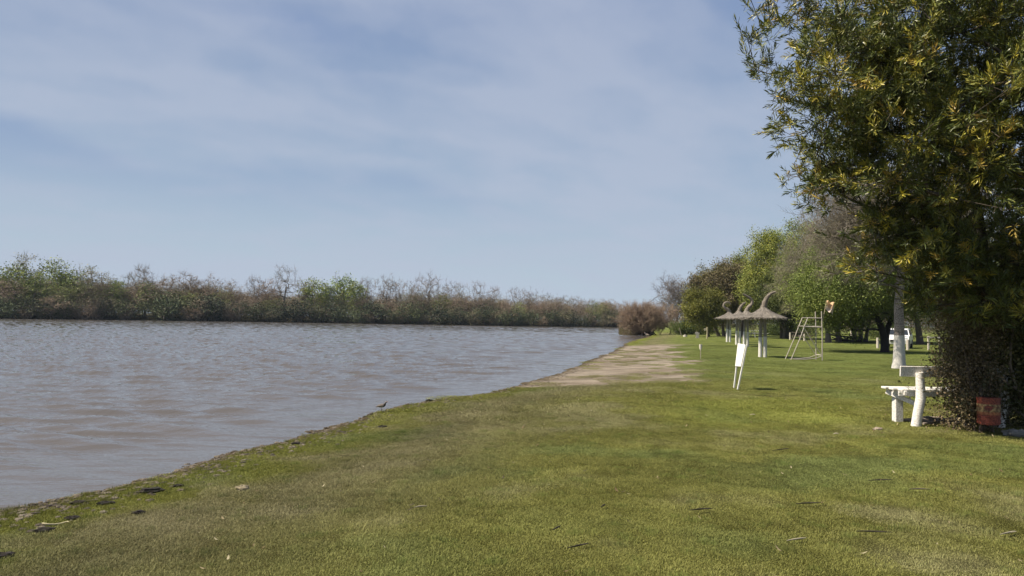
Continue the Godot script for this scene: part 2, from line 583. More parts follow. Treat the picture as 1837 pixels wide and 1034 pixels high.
# ------------------------------------------------------------------ far bank plants: shared meshes
var protos := {}
func proto(kind: String, k: int) -> Dictionary:      # about 10 m tall for trees, 5 m for bushes; foot at the origin
	var key := "%s%d" % [kind, k]
	if protos.has(key): return protos[key]
	var sd := hash(key) % 10000
	var g := RandomNumberGenerator.new()
	g.seed = sd
	var trunks := [[Vector3(0, -0.4, 0), Vector3(g.randf_range(-0.2, 0.2), 1.5, 0), Vector3(g.randf_range(-0.5, 0.5), 4.0, g.randf_range(-0.4, 0.4)), Vector3(g.randf_range(-0.7, 0.7), 6.0, 0)]]
	var ells := [[Vector3(0, 6.4, 0), Vector3(2.6, 3.4, 2.6)], [Vector3(g.randf_range(-1.6, 1.6), 5.2, 0.8), Vector3(1.8, 2.0, 1.8)]]
	var tips := 150
	var m := 14
	var ls := 0.27
	var twigs := 0
	if kind == "bare":
		ells = [[Vector3(0, 7.0, 0), Vector3(2.9, 3.0, 2.9)], [Vector3(g.randf_range(-1.4, 1.4), 5.0, 0), Vector3(1.7, 1.6, 1.7)]]
		tips = 130; m = 0; twigs = 6
	elif kind == "pale":
		tips = 120; m = 8; ls = 0.22; twigs = 3
	elif kind == "brown":
		tips = 180; m = 4; ls = 0.2; twigs = 8
		ells = [[Vector3(0, 5.6, 0), Vector3(3.4, 4.2, 3.0)]]
	elif kind == "bush" or kind == "scrub":
		trunks = []
		for i in 4: trunks.append([Vector3(g.randf_range(-0.3, 0.3), -0.4, g.randf_range(-0.3, 0.3)), Vector3(g.randf_range(-1.0, 1.0), 0.9, g.randf_range(-0.8, 0.8)), Vector3(g.randf_range(-1.6, 1.6), 2.0, g.randf_range(-1, 1))])
		ells = [[Vector3(0, 2.5, 0), Vector3(2.7, 2.5, 2.3)], [Vector3(g.randf_range(-1.5, 1.5), 1.5, 0.9), Vector3(1.8, 1.5, 1.5)]]
		tips = 160; m = 14; ls = 0.24
		if kind == "scrub":
			m = 3; twigs = 9; ls = 0.18
	var s := skeleton(sd, trunks, blobs(sd, ells, tips, 0.4, 0.35, 0.35), Vector3.ZERO, 0.9, 0.12, 0.6, 0.022, 2.2, 1)
	var tb := MB.new()
	for tr in trunks:
		var hi: float = 0.2 if trunks.size() == 1 else 0.09
		trunk_tube(tb, pv(tr), hi, hi * 0.5, Color(1, 1, 1), 6, 0.3, sd)
	limbs(tb, s, 0.14, Color(1, 1, 1), 5)
	var cb := MB.new()
	for t in s.tips:
		var p := s.pos[t]
		var d := (p - s.pos[s.par[t]]).normalized()
		var sh0 := g.randf_range(0.75, 1.25)
		for j in m:
			var q := p + Vector3(g.randfn(), g.randfn(), g.randfn()) * 0.42
			var e := Vector3(g.randf_range(-1, 1), g.randf_range(-1, 1), g.randf_range(-1, 1)).normalized()
			var w := e.cross(Vector3(g.randf_range(-1, 1), g.randf_range(-1, 1), g.randf_range(-1, 1))).normalized()
			var l := ls * g.randf_range(0.6, 1.4)
			var sh := sh0 * g.randf_range(0.75, 1.25)
			cb.quad(q, q + e * l * 0.5 - w * l * 0.35, q + e * l, q + e * l * 0.5 + w * l * 0.35, Color(sh * g.randf_range(0.88, 1.12), sh, sh))
		for j in twigs:
			var e := (d * 0.7 + Vector3(g.randf_range(-1, 1), g.randf_range(-0.4, 1), g.randf_range(-1, 1))).normalized()
			var w := e.cross(Vector3(g.randf_range(-1, 1), g.randf_range(-1, 1), g.randf_range(-1, 1))).normalized() * 0.022
			var l := g.randf_range(0.5, 1.3)
			var q := p + Vector3(g.randfn(), g.randfn(), g.randfn()) * 0.15
			var sh := sh0 * g.randf_range(0.75, 1.25)
			cb.tri(q - w, q + e * l, q + w, Color(sh, sh, sh))
	protos[key] = {"trunk": tb.mesh(), "crown": cb.mesh()}
	return protos[key]

const ORD := ["first", "second", "third", "fourth", "fifth", "sixth", "seventh", "eighth", "ninth", "tenth", "eleventh", "twelfth", "thirteenth", "fourteenth", "fifteenth", "sixteenth", "seventeenth", "eighteenth", "nineteenth", "twentieth"]
func ordinal(i: int) -> String:
	if i < 20: return ORD[i]
	var tens: String = ["twenty", "thirty", "forty", "fifty"][i / 10 - 2]
	if (i + 1) % 10 == 0: return ["thirtieth", "fortieth", "fiftieth"][(i + 1) / 10 - 3]
	return tens + "-" + ORD[i % 10]

func far_plant(called: String, kind: String, k: int, label: String, category: String, group: String, at: Vector3, sc: Vector3, turn: float, tint: Color, bark: Color) -> void:
	var pr := proto(kind, k)
	var o := thing(called, label, category, at, turn, group)
	o.scale = sc
	obj("stems" if kind == "bush" or kind == "scrub" else "trunk", pr.trunk, mat("far_bark", 0.95, bark), o)
	obj("crown", pr.crown, mat("far_leaf", 0.8, tint, Color(0.25, 0.25, 0.2)), o)

# ================================================================== scene
func _ready() -> void:
	rng.seed = 11
	n_patch.seed = 3; n_patch.frequency = 0.02; n_patch.fractal_octaves = 3
	n_fine.seed = 8; n_fine.frequency = 0.06; n_fine.fractal_octaves = 3
	n_streak.seed = 21; n_streak.frequency = 0.05; n_streak.fractal_octaves = 4

	# camera, sky, sun, exposure
	var cam := Camera3D.new()
	cam.name = "camera"
	cam.fov = 42.6
	cam.position = Vector3(0, 1.6, 0)
	cam.rotation = Vector3(deg_to_rad(2.42), 0, deg_to_rad(1.0))
	cam.near = 0.05
	cam.far = 4000.0
	add_child(cam)
	cam.current = true
	var env := Environment.new()
	env.background_mode = Environment.BG_SKY
	var sky := Sky.new()
	sky.sky_material = sky_material()
	env.sky = sky
	env.background_energy_multiplier = 0.575
	env.tonemap_mode = Environment.TONE_MAPPER_LINEAR
	env.tonemap_exposure = 1.7
	env.sdfgi_enabled = true
	env.ssao_enabled = true
	env.ssil_enabled = true
	env.fog_enabled = true
	env.fog_density = 0.00012
	env.fog_light_color = Color(0.72, 0.79, 0.88)
	var we := WorldEnvironment.new()
	we.name = "world_environment"
	we.environment = env
	add_child(we)
	var sun := DirectionalLight3D.new()
	sun.name = "sun"
	sun.light_energy = 1.6
	sun.light_color = Color(1.0, 0.95, 0.87)
	sun.light_angular_distance = 0.6
	sun.shadow_enabled = true
	add_child(sun)
	sun.look_at_from_position(Vector3(-0.61, 0.79, 0.06) * 50.0, Vector3.ZERO, Vector3.UP)

	build_grid()
	ground()
	water()
	lawn()
	far_bank()
	right_bank()
	near_tree()
	shades()
	lifeguard_chair()
	notice_board()
	bench()
	bin()
	small_things()

func sky_material() -> PanoramaSkyMaterial:
	var W := 1400
	var Hh := 700
	var img := Image.create(W, Hh, false, Image.FORMAT_RGBF)
	var a := FastNoiseLite.new()
	a.seed = 5; a.frequency = 0.5; a.fractal_octaves = 5
	a.domain_warp_enabled = true; a.domain_warp_amplitude = 0.9; a.domain_warp_frequency = 0.35
	var b := FastNoiseLite.new()
	b.seed = 9; b.frequency = 0.3; b.fractal_octaves = 4
	var f := FastNoiseLite.new()
	f.seed = 14; f.frequency = 1.6; f.fractal_octaves = 4
	f.domain_warp_enabled = true; f.domain_warp_amplitude = 0.4; f.domain_warp_frequency = 0.8
	var low := Color(0.2, 0.2, 0.17)
	for j in Hh:
		var el := PI * (0.5 - (j + 0.5) / Hh)
		if el < -0.06:
			img.fill_rect(Rect2i(0, j, W, Hh - j), low)
			break
		var y := maxf(sin(el), 0.0)
		var base := Color(0.495, 0.59, 0.685).lerp(Color(0.37, 0.48, 0.63), smoothstep(0.0, 0.22, y)).lerp(Color(0.235, 0.325, 0.52), smoothstep(0.12, 0.45, y))
		for i in W:
			var az := TAU * (i + 0.5) / W
			var d := Vector3(-sin(az) * cos(el), y, -cos(az) * cos(el)) / (y + 0.16)
			# long streaks that run one way across the sky
			var px := d.x * 0.82 + d.z * 0.57
			var pz := d.z * 0.82 - d.x * 0.57
			var s := a.get_noise_2d(px * 1.1, pz * 1.7)
			var v := b.get_noise_2d(d.x * 1.1 + 40.0, d.z * 1.1)
			var u := f.get_noise_2d(px * 1.2 + 9.0, pz * 2.0)
			var w := clampf(0.55 + s * 0.5 + v * 0.9 + u * 0.7, 0, 1) * smoothstep(-0.03, 0.05, y)
			var c := base.lerp(Color(0.49, 0.545, 0.675), w * 0.6)
			var gapp := smoothstep(0.05, 0.45, -v - s * 0.3) * smoothstep(0.1, 0.3, y)
			c = c.lerp(Color(0.20, 0.295, 0.54), gapp * 0.55)
			img.set_pixel(i, j, c)
	var m := PanoramaSkyMaterial.new()
	m.panorama = ImageTexture.create_from_image(img)
	m.energy_multiplier = 1.0
	return m

func ground() -> void:
	var as_ := PackedFloat32Array()
	var t := -180.0
	while t < 180.0:
		as_.append(t)
		t += 0.16 if t > -40.0 and t < 41.0 else (1.0 if absf(t) < 70.0 else 4.0)
	as_.append(180.0)
	var rs_ := PackedFloat32Array()
	var r := 0.4
	while r < 2600.0:
		rs_.append(r)
		r *= 1.10 if r < 2.5 else (1.018 if r < 18.0 else (1.010 if r < 62.0 else (1.03 if r < 260.0 else 1.3)))
	var na := as_.size()
	var nr := rs_.size()
	var mb := MB.new()
	mb.v.resize(na * nr); mb.c.resize(na * nr); mb.u.resize(na * nr); mb.n.resize(na * nr)
	for i in na:
		var a := deg_to_rad(as_[i])
		var sa := sin(a)
		var ca := -cos(a)
		for j in nr:
			var x := sa * rs_[j]
			var z := ca * rs_[j]
			var d := shore_dist(x, z)
			mb.v[i * nr + j] = Vector3(x, height_d(x, z, d), z)
			mb.c[i * nr + j] = ground_colour(x, z, d)
			mb.u[i * nr + j] = Vector2(x, z)
	for i in na:
		for j in nr:
			var i0 := maxi(i - 1, 0)
			var i1 := mini(i + 1, na - 1)
			var j0 := maxi(j - 1, 0)
			var j1 := mini(j + 1, nr - 1)
			var q := (mb.v[i1 * nr + j] - mb.v[i0 * nr + j]).cross(mb.v[i * nr + j1] - mb.v[i * nr + j0])
			if q.y < 0: q = -q
			mb.n[i * nr + j] = q.normalized()
	for i in na - 1:
		for j in nr - 1:
			var k := i * nr + j
			mb.ix.append(k); mb.ix.append(k + 1); mb.ix.append(k + nr)
			mb.ix.append(k + nr); mb.ix.append(k + 1); mb.ix.append(k + nr + 1)
	var m := mat("lawn_soil", 1.0)
	grain(m, noise_tex(1024, 4, 0.06, Color(0.62, 0.62, 0.6), Color(1, 1, 1), 2.4, 5), 0.7)
	m.heightmap_enabled = true
	m.heightmap_texture = noise_tex(1024, 14, 0.08, Color(0, 0, 0), Color(1, 1, 1), 1.6, 5)
	m.heightmap_scale = 2.0
	m.metallic_specular = 0.1
	var o := obj("ground", mb.mesh(), m)
	tag(o, "mown lawn and worn sandy bank sloping to the water", "", "", "structure")

func water() -> void:
	var g := RandomNumberGenerator.new()
	g.seed = 77
	var kx := PackedFloat32Array(); var kz := PackedFloat32Array(); var am := PackedFloat32Array(); var ph := PackedFloat32Array(); var wl := PackedFloat32Array()
	for i in 22:
		var l := 0.16 * pow(1.15, i) * g.randf_range(0.92, 1.08)
		var th := deg_to_rad(96.0 + g.randfn() * 15.0)       # the way the ripples run: towards the near bank
		kx.append(TAU / l * cos(th)); kz.append(TAU / l * sin(th)); wl.append(l)
		am.append(l * (0.0125 if l < 0.9 else (0.0095 if l < 1.8 else 0.005))); ph.append(g.randf() * TAU)
	var as_ := PackedFloat32Array()
	var t := -150.0
	while t < 11.0:
		as_.append(t)
		t += 0.11 if t > -39.0 else (0.5 if t > -60.0 else 3.0)
	var rs_ := PackedFloat32Array()
	var r := 6.3
	while r < 330.0:
		rs_.append(r)
		r *= 1.0068 if r < 120.0 else 1.012
	var na := as_.size()
	var nr := rs_.size()
	var mb := MB.new()
	var idx := PackedInt32Array()
	idx.resize(na * nr)
	idx.fill(-1)
	for i in na:
		var a := deg_to_rad(as_[i])
		var sa := sin(a)
		var ca := -cos(a)
		var r1 := shore_at(as_[i]) - 1.2 - 0.03 * shore_at(as_[i])
		var r2 := far_at(as_[i]) + 4.0
		for j in nr:
			var rr := rs_[j]
			if rr < r1 or rr > r2: continue
			var x := sa * rr
			var z := ca * rr
			var y := 0.0
			var dx := 0.0
			var dz := 0.0
			var cut := rr * 0.004
			var gust := 0.95 + 0.25 * n_patch.get_noise_2d(x * 1.6, z * 3.0) + 0.2 * n_patch.get_noise_2d(x * 7.0, z * 12.0)
			gust *= 0.35 + 0.65 * smoothstep(0.3, 3.5, -shore_dist(x, z))
			for w in 22:
				if wl[w] < cut: continue
				var p := kx[w] * x + kz[w] * z + ph[w]
				var c := cos(p) * am[w]
				y += sin(p) * am[w]
				dx += c * kx[w]
				dz += c * kz[w]
			idx[i * nr + j] = mb.v.size()
			mb.v.append(Vector3(x, WATER_Y + y * gust, z))
			mb.n.append(Vector3(-dx * gust, 1.0, -dz * gust).normalized())
			mb.u.append(Vector2(x / 1.6, z / 1.6))
			mb.c.append(Color(1, 1, 1))
	for i in na - 1:
		for j in nr - 1:
			var k := i * nr + j
			var p := idx[k]; var q := idx[k + 1]; var s := idx[k + nr]; var u := idx[k + nr + 1]
			if p < 0 or q < 0 or s < 0 or u < 0: continue
			mb.ix.append(p); mb.ix.append(q); mb.ix.append(s)
			mb.ix.append(s); mb.ix.append(q); mb.ix.append(u)
	var m := mat("muddy_water", 0.09)
	m.albedo_color = Color(0.084, 0.075, 0.067).linear_to_srgb()
	m.metallic_specular = 0.5
	var f := FastNoiseLite.new()
	f.seed = 31; f.frequency = 0.022; f.fractal_octaves = 3; f.fractal_gain = 0.5
	var hm := f.get_seamless_image(384, 1024)
	hm.resize(1024, 1024, Image.INTERPOLATE_CUBIC)
	hm.convert(Image.FORMAT_RGBA8)
	hm.bump_map_to_normal_map(5.0)
	m.normal_enabled = true
	m.normal_texture = ImageTexture.create_from_image(hm)
	m.normal_scale = 0.55
	var o := obj("river_water", mb.mesh(), m)
	tag(o, "wind rippled muddy river water", "", "", "structure")

func blade_patch(seed_: int, n: int, rad: float, h: float, w: float) -> ArrayMesh:
	var g := RandomNumberGenerator.new()
	g.seed = seed_
	var mb := MB.new()
	for i in n:
		var a := g.randf() * TAU
		var r := rad * sqrt(g.randf())
		var p := Vector3(cos(a) * r, -0.006, sin(a) * r)
		var b := g.randf() * TAU
		var d := Vector3(cos(b), 0, sin(b))
		var s := Vector3(-d.z, 0, d.x) * w * g.randf_range(0.6, 1.3)
		var hh := h * g.randf_range(0.35, 1.2)
		var lean := g.randf_range(0.2, 1.5)
		var m1 := p + Vector3.UP * hh * 0.6 + d * hh * lean * 0.4
		var e := p + Vector3.UP * hh * (1.0 - 0.3 * lean) + d * hh * lean
		var sh := g.randf_range(0.55, 1.4)
		var c := Color(sh, sh * g.randf_range(0.95, 1.1), sh)
		if g.randf() < 0.22: c = Color(2.0, 1.7, 2.5) * g.randf_range(0.6, 1.1)
		mb.quad(p - s, m1 - s * 0.8, m1 + s * 0.8, p + s, c)
		mb.tri(m1 - s * 0.8, e, m1 + s * 0.8, c)
	return mb.mesh()

func lawn() -> void:
	var m := mat("grass_blade", 0.75, Color.WHITE, Color(0.35, 0.35, 0.25))
	m.metallic_specular = 0.25
	var near_m := []
	var far_m := []
	for i in 3:
		near_m.append(blade_patch(100 + i, 1250, 0.24, 0.018, 0.0014))
		far_m.append(blade_patch(200 + i, 2200, 0.6, 0.023, 0.0026))
	var xs := [[], [], [], [], [], []]
	var cs := [PackedColorArray(), PackedColorArray(), PackedColorArray(), PackedColorArray(), PackedColorArray(), PackedColorArray()]
	for pass_ in 2:
		var step := 0.22 if pass_ == 0 else 0.52
		var r_in := 1.5 if pass_ == 0 else 13.0
		var r_out := 14.0 if pass_ == 0 else 52.0
		var lim := int(r_out / step) + 1
		for i in range(-lim, lim + 1):
			for j in range(-lim, 3):
				var x := i * step + rng.randf_range(-0.5, 0.5) * step
				var z := j * step + rng.randf_range(-0.5, 0.5) * step
				var r := sqrt(x * x + z * z)
				if r < r_in or r > r_out: continue
				if absf(ang(x, z)) > 42.0 and r > 3.0: continue
				var d := shore_dist(x, z)
				if d < 0.3: continue
				var s := sandiness(x, z, d)
				if s > 0.25 and rng.randf() < s * 0.93: continue
				if d < 0.9 and rng.randf() > (d - 0.2) * 1.6: continue
				var k := rng.randi() % 3 + pass_ * 3
				var b := Basis(Vector3.UP, rng.randf() * TAU).scaled(Vector3.ONE * rng.randf_range(0.85, 1.15))
				xs[k].append(Transform3D(b, Vector3(x, height_d(x, z, d), z)))
				cs[k].append(lawn_colour(x, z, d) * rng.randf_range(0.92, 1.08))
	for k in 6:
		var o := swarm("lawn_grass", near_m[k] if k < 3 else far_m[k - 3], m, xs[k], cs[k])
		tag(o, "short olive green grass of the mown lawn", "grass")

func polar(a: float, r: float) -> Vector3:
	return Vector3(sin(deg_to_rad(a)) * r, 0, -cos(deg_to_rad(a)) * r)

func far_bank() -> void:
	var g := RandomNumberGenerator.new()
	g.seed = 500
	var bark := Color(0.146, 0.119, 0.088)
	# tall trees that break the skyline: bearing, height
	var sets := [
		["green_tree", "green", "fresh green round crowned tree on the far bank", "green trees on the far bank", PackedFloat32Array([-34.13, 15.1, -32.81, 12.6, -31.89, 16.8, -30.75, 13.7, -28.23, 11.1, -26.29, 11.0, -15.08, 13.0, -14.07, 12.2, -12.97, 14.5, -11.98, 12.9]), Color(0.203, 0.247, 0.042), 1.05],
		["pale_tree", "pale", "pale thin leaved tree on the far bank skyline", "pale thin trees on the far bank", PackedFloat32Array([-33.42, 18.0, -29.88, 15.6, -29.0, 13.7]), Color(0.242, 0.227, 0.099), 0.8],
		["bare_tree", "bare", "leafless grey tree on the far bank skyline", "bare trees on the far bank", PackedFloat32Array([-27.18, 14.1, -26.53, 16.4, -19.22, 13.5, -17.07, 15.8, -15.68, 12.6, -11.19, 14.3, -9.73, 14.7, -8.8, 13.8, -7.7, 13.2, -6.51, 15.8, -5.06, 13.4, -3.95, 12.1, -2.57, 12.7, -1.4, 12.0, 0.32, 11.2, 1.32, 11.6, 2.48, 10.6, 3.69, 9.8, 4.84, 9.6, 6.21, 9.1]), Color(0.206, 0.169, 0.128), 0.85],
		["brown_tree", "brown", "brown twiggy tree on the far bank skyline", "brown trees on the far bank", PackedFloat32Array([-24.96, 12.3, -23.95, 13.3, -23.34, 11.2, -22.35, 12.6, -20.93, 11.7, -18.25, 11.9, 7.41, 8.2, 8.59, 7.2, 9.94, 6.6, 11.11, 6.0, 12.22, 5.7]), Color(0.231, 0.164, 0.099), 1.15],
	]
	for st in sets:
		var vals: PackedFloat32Array = st[4]
		for i in vals.size() / 2:
			var a := vals[i * 2]
			var h := vals[i * 2 + 1] * (0.94 if a < -25.0 else 1.0)
			var r := minf(far_at(minf(a, 8.2)), 226.0) + g.randf_range(7.0, 13.0)
			var p := polar(a, r)
			p.y = 0.4 if a > 8.3 else height(p.x, p.z) - 0.1
			var sy := (h - p.y) / 10.0
			var sx: float = sy * st[6] * g.randf_range(0.85, 1.15)
			var tint: Color = st[5] * g.randf_range(0.85, 1.15)
			tint = Color(snappedf(tint.r, 0.02), snappedf(tint.g, 0.02), snappedf(tint.b, 0.02))
			far_plant(st[0], st[1], g.randi() % 3, "%s, %s from the left" % [st[2], ordinal(i)], "tree", st[3], p, Vector3(sx, sy, sx), g.randf() * TAU, tint, bark)
	# middle storey and waterside bushes
	var rows := [
		["brown_thicket_tree", "brown", "low brown tree amid the far bank scrub", "low brown trees in the far bank scrub", 34, 4.0, 7.5, 6.0, 8.6, [Color(0.224, 0.165, 0.116), Color(0.179, 0.138, 0.095), Color(0.175, 0.202, 0.055), Color(0.213, 0.247, 0.060)], 1.5],
		["evergreen_bush", "bush", "dark evergreen bush at the far waterline", "dark bushes on the far waterline", 40, 0.8, 3.0, 3.6, 6.6, [Color(0.038, 0.056, 0.017), Color(0.058, 0.077, 0.026), Color(0.086, 0.105, 0.034)], 1.3],
		["tan_bush", "scrub", "tan leafless bush at the far waterline", "tan bushes on the far waterline", 26, 0.4, 2.5, 2.6, 5.0, [Color(0.302, 0.227, 0.152), Color(0.254, 0.187, 0.123), Color(0.206, 0.182, 0.099)], 1.3],
	]
	for rw in rows:
		var n: int = rw[4]
		for i in n:
			var a := lerpf(-36.5, 8.1, (i + g.randf_range(0.1, 0.9)) / n)
			var p := polar(a, far_at(a) + g.randf_range(rw[5], rw[6]))
			p.y = height(p.x, p.z) - 0.15
			var k := 1.25 if a < -20.0 else (1.0 if a < -3.0 else 0.9)
			var h := g.randf_range(rw[7], rw[8]) * k
			var sy := h / (10.0 if rw[1] == "brown" else 5.2)
			var sx: float = sy * rw[10] * g.randf_range(0.85, 1.2)
			far_plant(rw[0], rw[1], g.randi() % 3, "%s, %s from the left" % [rw[2], ordinal(i)], "bush" if rw[1] != "brown" else "tree", rw[3], p, Vector3(sx, sy, sx), g.randf() * TAU, rw[9][g.randi() % rw[9].size()] * [0.7, 1.0, 1.3][g.randi() % 3], bark)
	# the wood behind, which reads as one mass
	var xs := []
	var cs := PackedColorArray()
	for i in 420:
		var a := lerpf(-44.0, 9.0, g.randf())
		var p := polar(a, far_at(minf(a, 8.2)) + g.randf_range(9.0, 40.0))
		p.y = height(p.x, p.z) - 1.6 * g.randf()
		var k := 1.15 if a < -20.0 else (1.0 if a < -3.0 else 0.92)
		var sy := g.randf_range(0.65, 0.95) * k
		xs.append(Transform3D(Basis(Vector3.UP, g.randf() * TAU).scaled(Vector3(sy * 1.3, sy, sy * 1.3)), p))
		cs.append([Color(0.206, 0.153, 0.099), Color(0.176, 0.142, 0.084), Color(0.146, 0.142, 0.059), Color(0.231, 0.176, 0.118)][g.randi() % 4] * 1.12)
	var o := swarm("far_wood", proto("brown", 1).crown, mat("far_leaf", 0.8, Color.WHITE, Color(0.302, 0.283, 0.196)), xs, cs)
	tag(o, "brown wood in bud filling the far bank behind its skyline trees", "wood")

func right_bank() -> void:
	var leafm := mat("leaf", 0.6, Color.WHITE, Color(0.5, 0.5, 0.3))
	leafm.metallic_specular = 0.3
	var twm := mat("twig", 0.9)
	var l1 := [leafy_mesh(1, 34, 0.55, 0.1), leafy_mesh(2, 34, 0.55, 0.1)]
	var l2 := [leafy_mesh(3, 40, 0.75, 0.16), leafy_mesh(4, 40, 0.75, 0.16)]
	var tw := [twig_mesh(5, 0.9, 13, 0.009), twig_mesh(6, 0.9, 13, 0.009)]
	var tw2 := [twig_mesh(7, 1.5, 16, 0.02), twig_mesh(8, 1.5, 16, 0.02)]
	var V := func(x, y, z): return Vector3(x, y, z)
	var barkm := grain(mat("rough_bark", 0.95), noise_tex(256, 61, 0.05, Color(0.45, 0.42, 0.4), Color(1, 1, 1), 2.0, 4), 2.5)
	# bronze tree
	tree("bronze_tree", "bronze brown leaved tree with leaning stems behind the far shades", "", V.call(25.3, 0, -90.0), {
		"seed": 41, "trunks": [[V.call(0, -0.1, 0), V.call(-0.8, 1.6, 0), V.call(-1.6, 3.4, 0.2)], [V.call(0.5, -0.1, 0.3), V.call(0.3, 1.8, 0.3), V.call(0.5, 4.2, 0)], [V.call(1.0, -0.1, -0.4), V.call(1.3, 1.6, -0.4), V.call(2.0, 3.6, -0.3)]],
		"r0": 0.2, "r1": 0.12, "ells": [[V.call(0, 5.4, 0), V.call(3.4, 3.2, 3.0)], [V.call(-2.4, 6.2, 0), V.call(1.7, 1.5, 1.5)], [V.call(1.2, 7.6, 0), V.call(2.0, 1.5, 1.6)], [V.call(2.4, 4.6, 0), V.call(1.8, 1.6, 1.6)]], "tips": 400, "sprays": l2, "per": 5, "size": 1.0, "fan": 1.0, "jit": 0.3, "gap": 0.36,
		"palette": [Color(0.095, 0.080, 0.045), Color(0.150, 0.125, 0.070), Color(0.200, 0.165, 0.095), Color(0.170, 0.170, 0.055)], "leaf_mat": leafm, "bark": Color(0.13, 0.105, 0.085)})
	tree("olive_tree", "low olive green tree left of the bronze tree", "", V.call(21.8, 0, -84.0), {
		"seed": 42, "trunks": [[V.call(0.6, -0.1, 0), V.call(0.4, 1.2, 0), V.call(-0.2, 2.4, 0)]],
		"r0": 0.14, "r1": 0.08, "ells": [[V.call(0, 3.5, 0), V.call(2.3, 2.1, 2.0)], [V.call(1.0, 2.6, 0.5), V.call(1.5, 1.2, 1.4)]], "tips": 210, "sprays": l2, "per": 5, "size": 0.9, "fan": 1.0, "jit": 0.25, "gap": 0.3,
		"palette": [Color(0.075, 0.085, 0.024), Color(0.150, 0.150, 0.032), Color(0.200, 0.200, 0.038)], "leaf_mat": leafm, "bark": Color(0.1, 0.08, 0.065)})
	# yellow green willow and its neighbours
	tree("willow_tree", "tall yellow green willow just come into leaf behind the shades", "", V.call(30.5, 0, -83.0), {
		"seed": 43, "trunks": [[V.call(0, -0.1, 0), V.call(-0.3, 2.2, 0), V.call(-1.6, 5.0, 0)], [V.call(0.4, -0.1, -0.3), V.call(0.8, 2.4, -0.3), V.call(0.9, 5.6, 0)]],
		"r0": 0.3, "r1": 0.16, "ells": [[V.call(-1.4, 7.4, 0), V.call(3.2, 4.2, 3.0)], [V.call(-3.4, 4.6, 0.4), V.call(1.7, 2.6, 1.8)], [V.call(-1.0, 10.4, 0), V.call(2.2, 1.7, 2.0)]], "tips": 420, "sprays": l2, "per": 4, "size": 0.95, "fan": 0.9, "jit": 0.3, "gap": 0.42,
		"palette": [Color(0.150, 0.180, 0.045), Color(0.240, 0.270, 0.055), Color(0.290, 0.290, 0.055), Color(0.220, 0.270, 0.080)], "leaf_mat": leafm, "bark": Color(0.13, 0.1, 0.075)})
	tree("light_green_tree", "tall light green tree between the willow and the grey bare tree", "", V.call(31.0, 0, -70.0), {
		"seed": 44, "trunks": [[V.call(0, -0.1, 0), V.call(-0.4, 3.0, 0), V.call(-1.6, 6.4, 0)]],
		"r0": 0.24, "r1": 0.13, "ells": [[V.call(-2.4, 8.0, 0), V.call(3.0, 3.9, 2.8)], [V.call(-1.2, 4.5, 0.5), V.call(2.6, 2.4, 2.4)], [V.call(2.0, 8.6, 0), V.call(2.6, 3.4, 2.6)]], "tips": 520, "sprays": l2, "per": 4, "size": 0.9, "fan": 0.9, "jit": 0.3, "gap": 0.4,
		"palette": [Color(0.140, 0.180, 0.045), Color(0.220, 0.270, 0.065), Color(0.270, 0.300, 0.085)], "leaf_mat": leafm, "bark": Color(0.11, 0.09, 0.075)})
	tree("grey_twig_tree", "greyish brown bare twigged tree right of the willow", "", V.call(27.8, 0, -66.0), {
		"seed": 45, "trunks": [[V.call(0.5, -0.1, 0), V.call(0.3, 2.4, 0), V.call(-0.6, 5.0, 0)]],
		"r0": 0.24, "r1": 0.12, "ells": [[V.call(-0.6, 5.8, 0), V.call(3.2, 3.8, 2.6)], [V.call(2.5, 6.6, 0), V.call(2.6, 3.2, 2.4)]], "tips": 640, "sprays": tw2, "per": 4, "size": 0.85, "fan": 0.8, "jit": 0.2,
		"palette": [Color(0.170, 0.150, 0.110), Color(0.240, 0.215, 0.155), Color(0.230, 0.240, 0.100), Color(0.250, 0.280, 0.090)], "leaf_mat": twm, "bark": Color(0.12, 0.1, 0.085)})
	tree("willow_tree", "pale spring green willow behind the lifeguard chair's flag, over the fresh green tree", "", V.call(36.5, 0, -66.0), {
		"seed": 47, "trunks": [[V.call(0, -0.1, 0), V.call(-0.4, 2.6, 0), V.call(-1.4, 5.6, 0)]],
		"r0": 0.28, "r1": 0.14, "ells": [[V.call(-1.2, 8.0, 0), V.call(3.2, 3.8, 3.0)], [V.call(-3.4, 6.0, 0), V.call(2.4, 3.0, 2.2)], [V.call(2.6, 8.0, 0), V.call(3.0, 3.6, 2.6)]], "tips": 460, "sprays": l2, "per": 4, "size": 0.95, "fan": 0.9, "jit": 0.3, "gap": 0.4,
		"palette": [Color(0.13, 0.165, 0.045), Color(0.21, 0.25, 0.06), Color(0.26, 0.28, 0.075)], "leaf_mat": leafm, "bark": Color(0.12, 0.1, 0.08)})
	tree("willow_tree", "smaller pale green willow between the bronze tree and the tall yellow green willow", "", V.call(28.6, 0, -92.0), {
		"seed": 48, "trunks": [[V.call(0, -0.1, 0), V.call(0.3, 2.0, 0), V.call(0.4, 4.4, 0)]],
		"r0": 0.22, "r1": 0.12, "ells": [[V.call(0.2, 6.6, 0), V.call(2.8, 3.6, 2.6)], [V.call(1.6, 4.0, 0.4), V.call(2.2, 2.4, 2.0)]], "tips": 300, "sprays": l2, "per": 4, "size": 0.95, "fan": 0.9, "jit": 0.3, "gap": 0.4,
		"palette": [Color(0.15, 0.165, 0.045), Color(0.22, 0.24, 0.055), Color(0.27, 0.28, 0.06)], "leaf_mat": leafm, "bark": Color(0.12, 0.1, 0.08)})
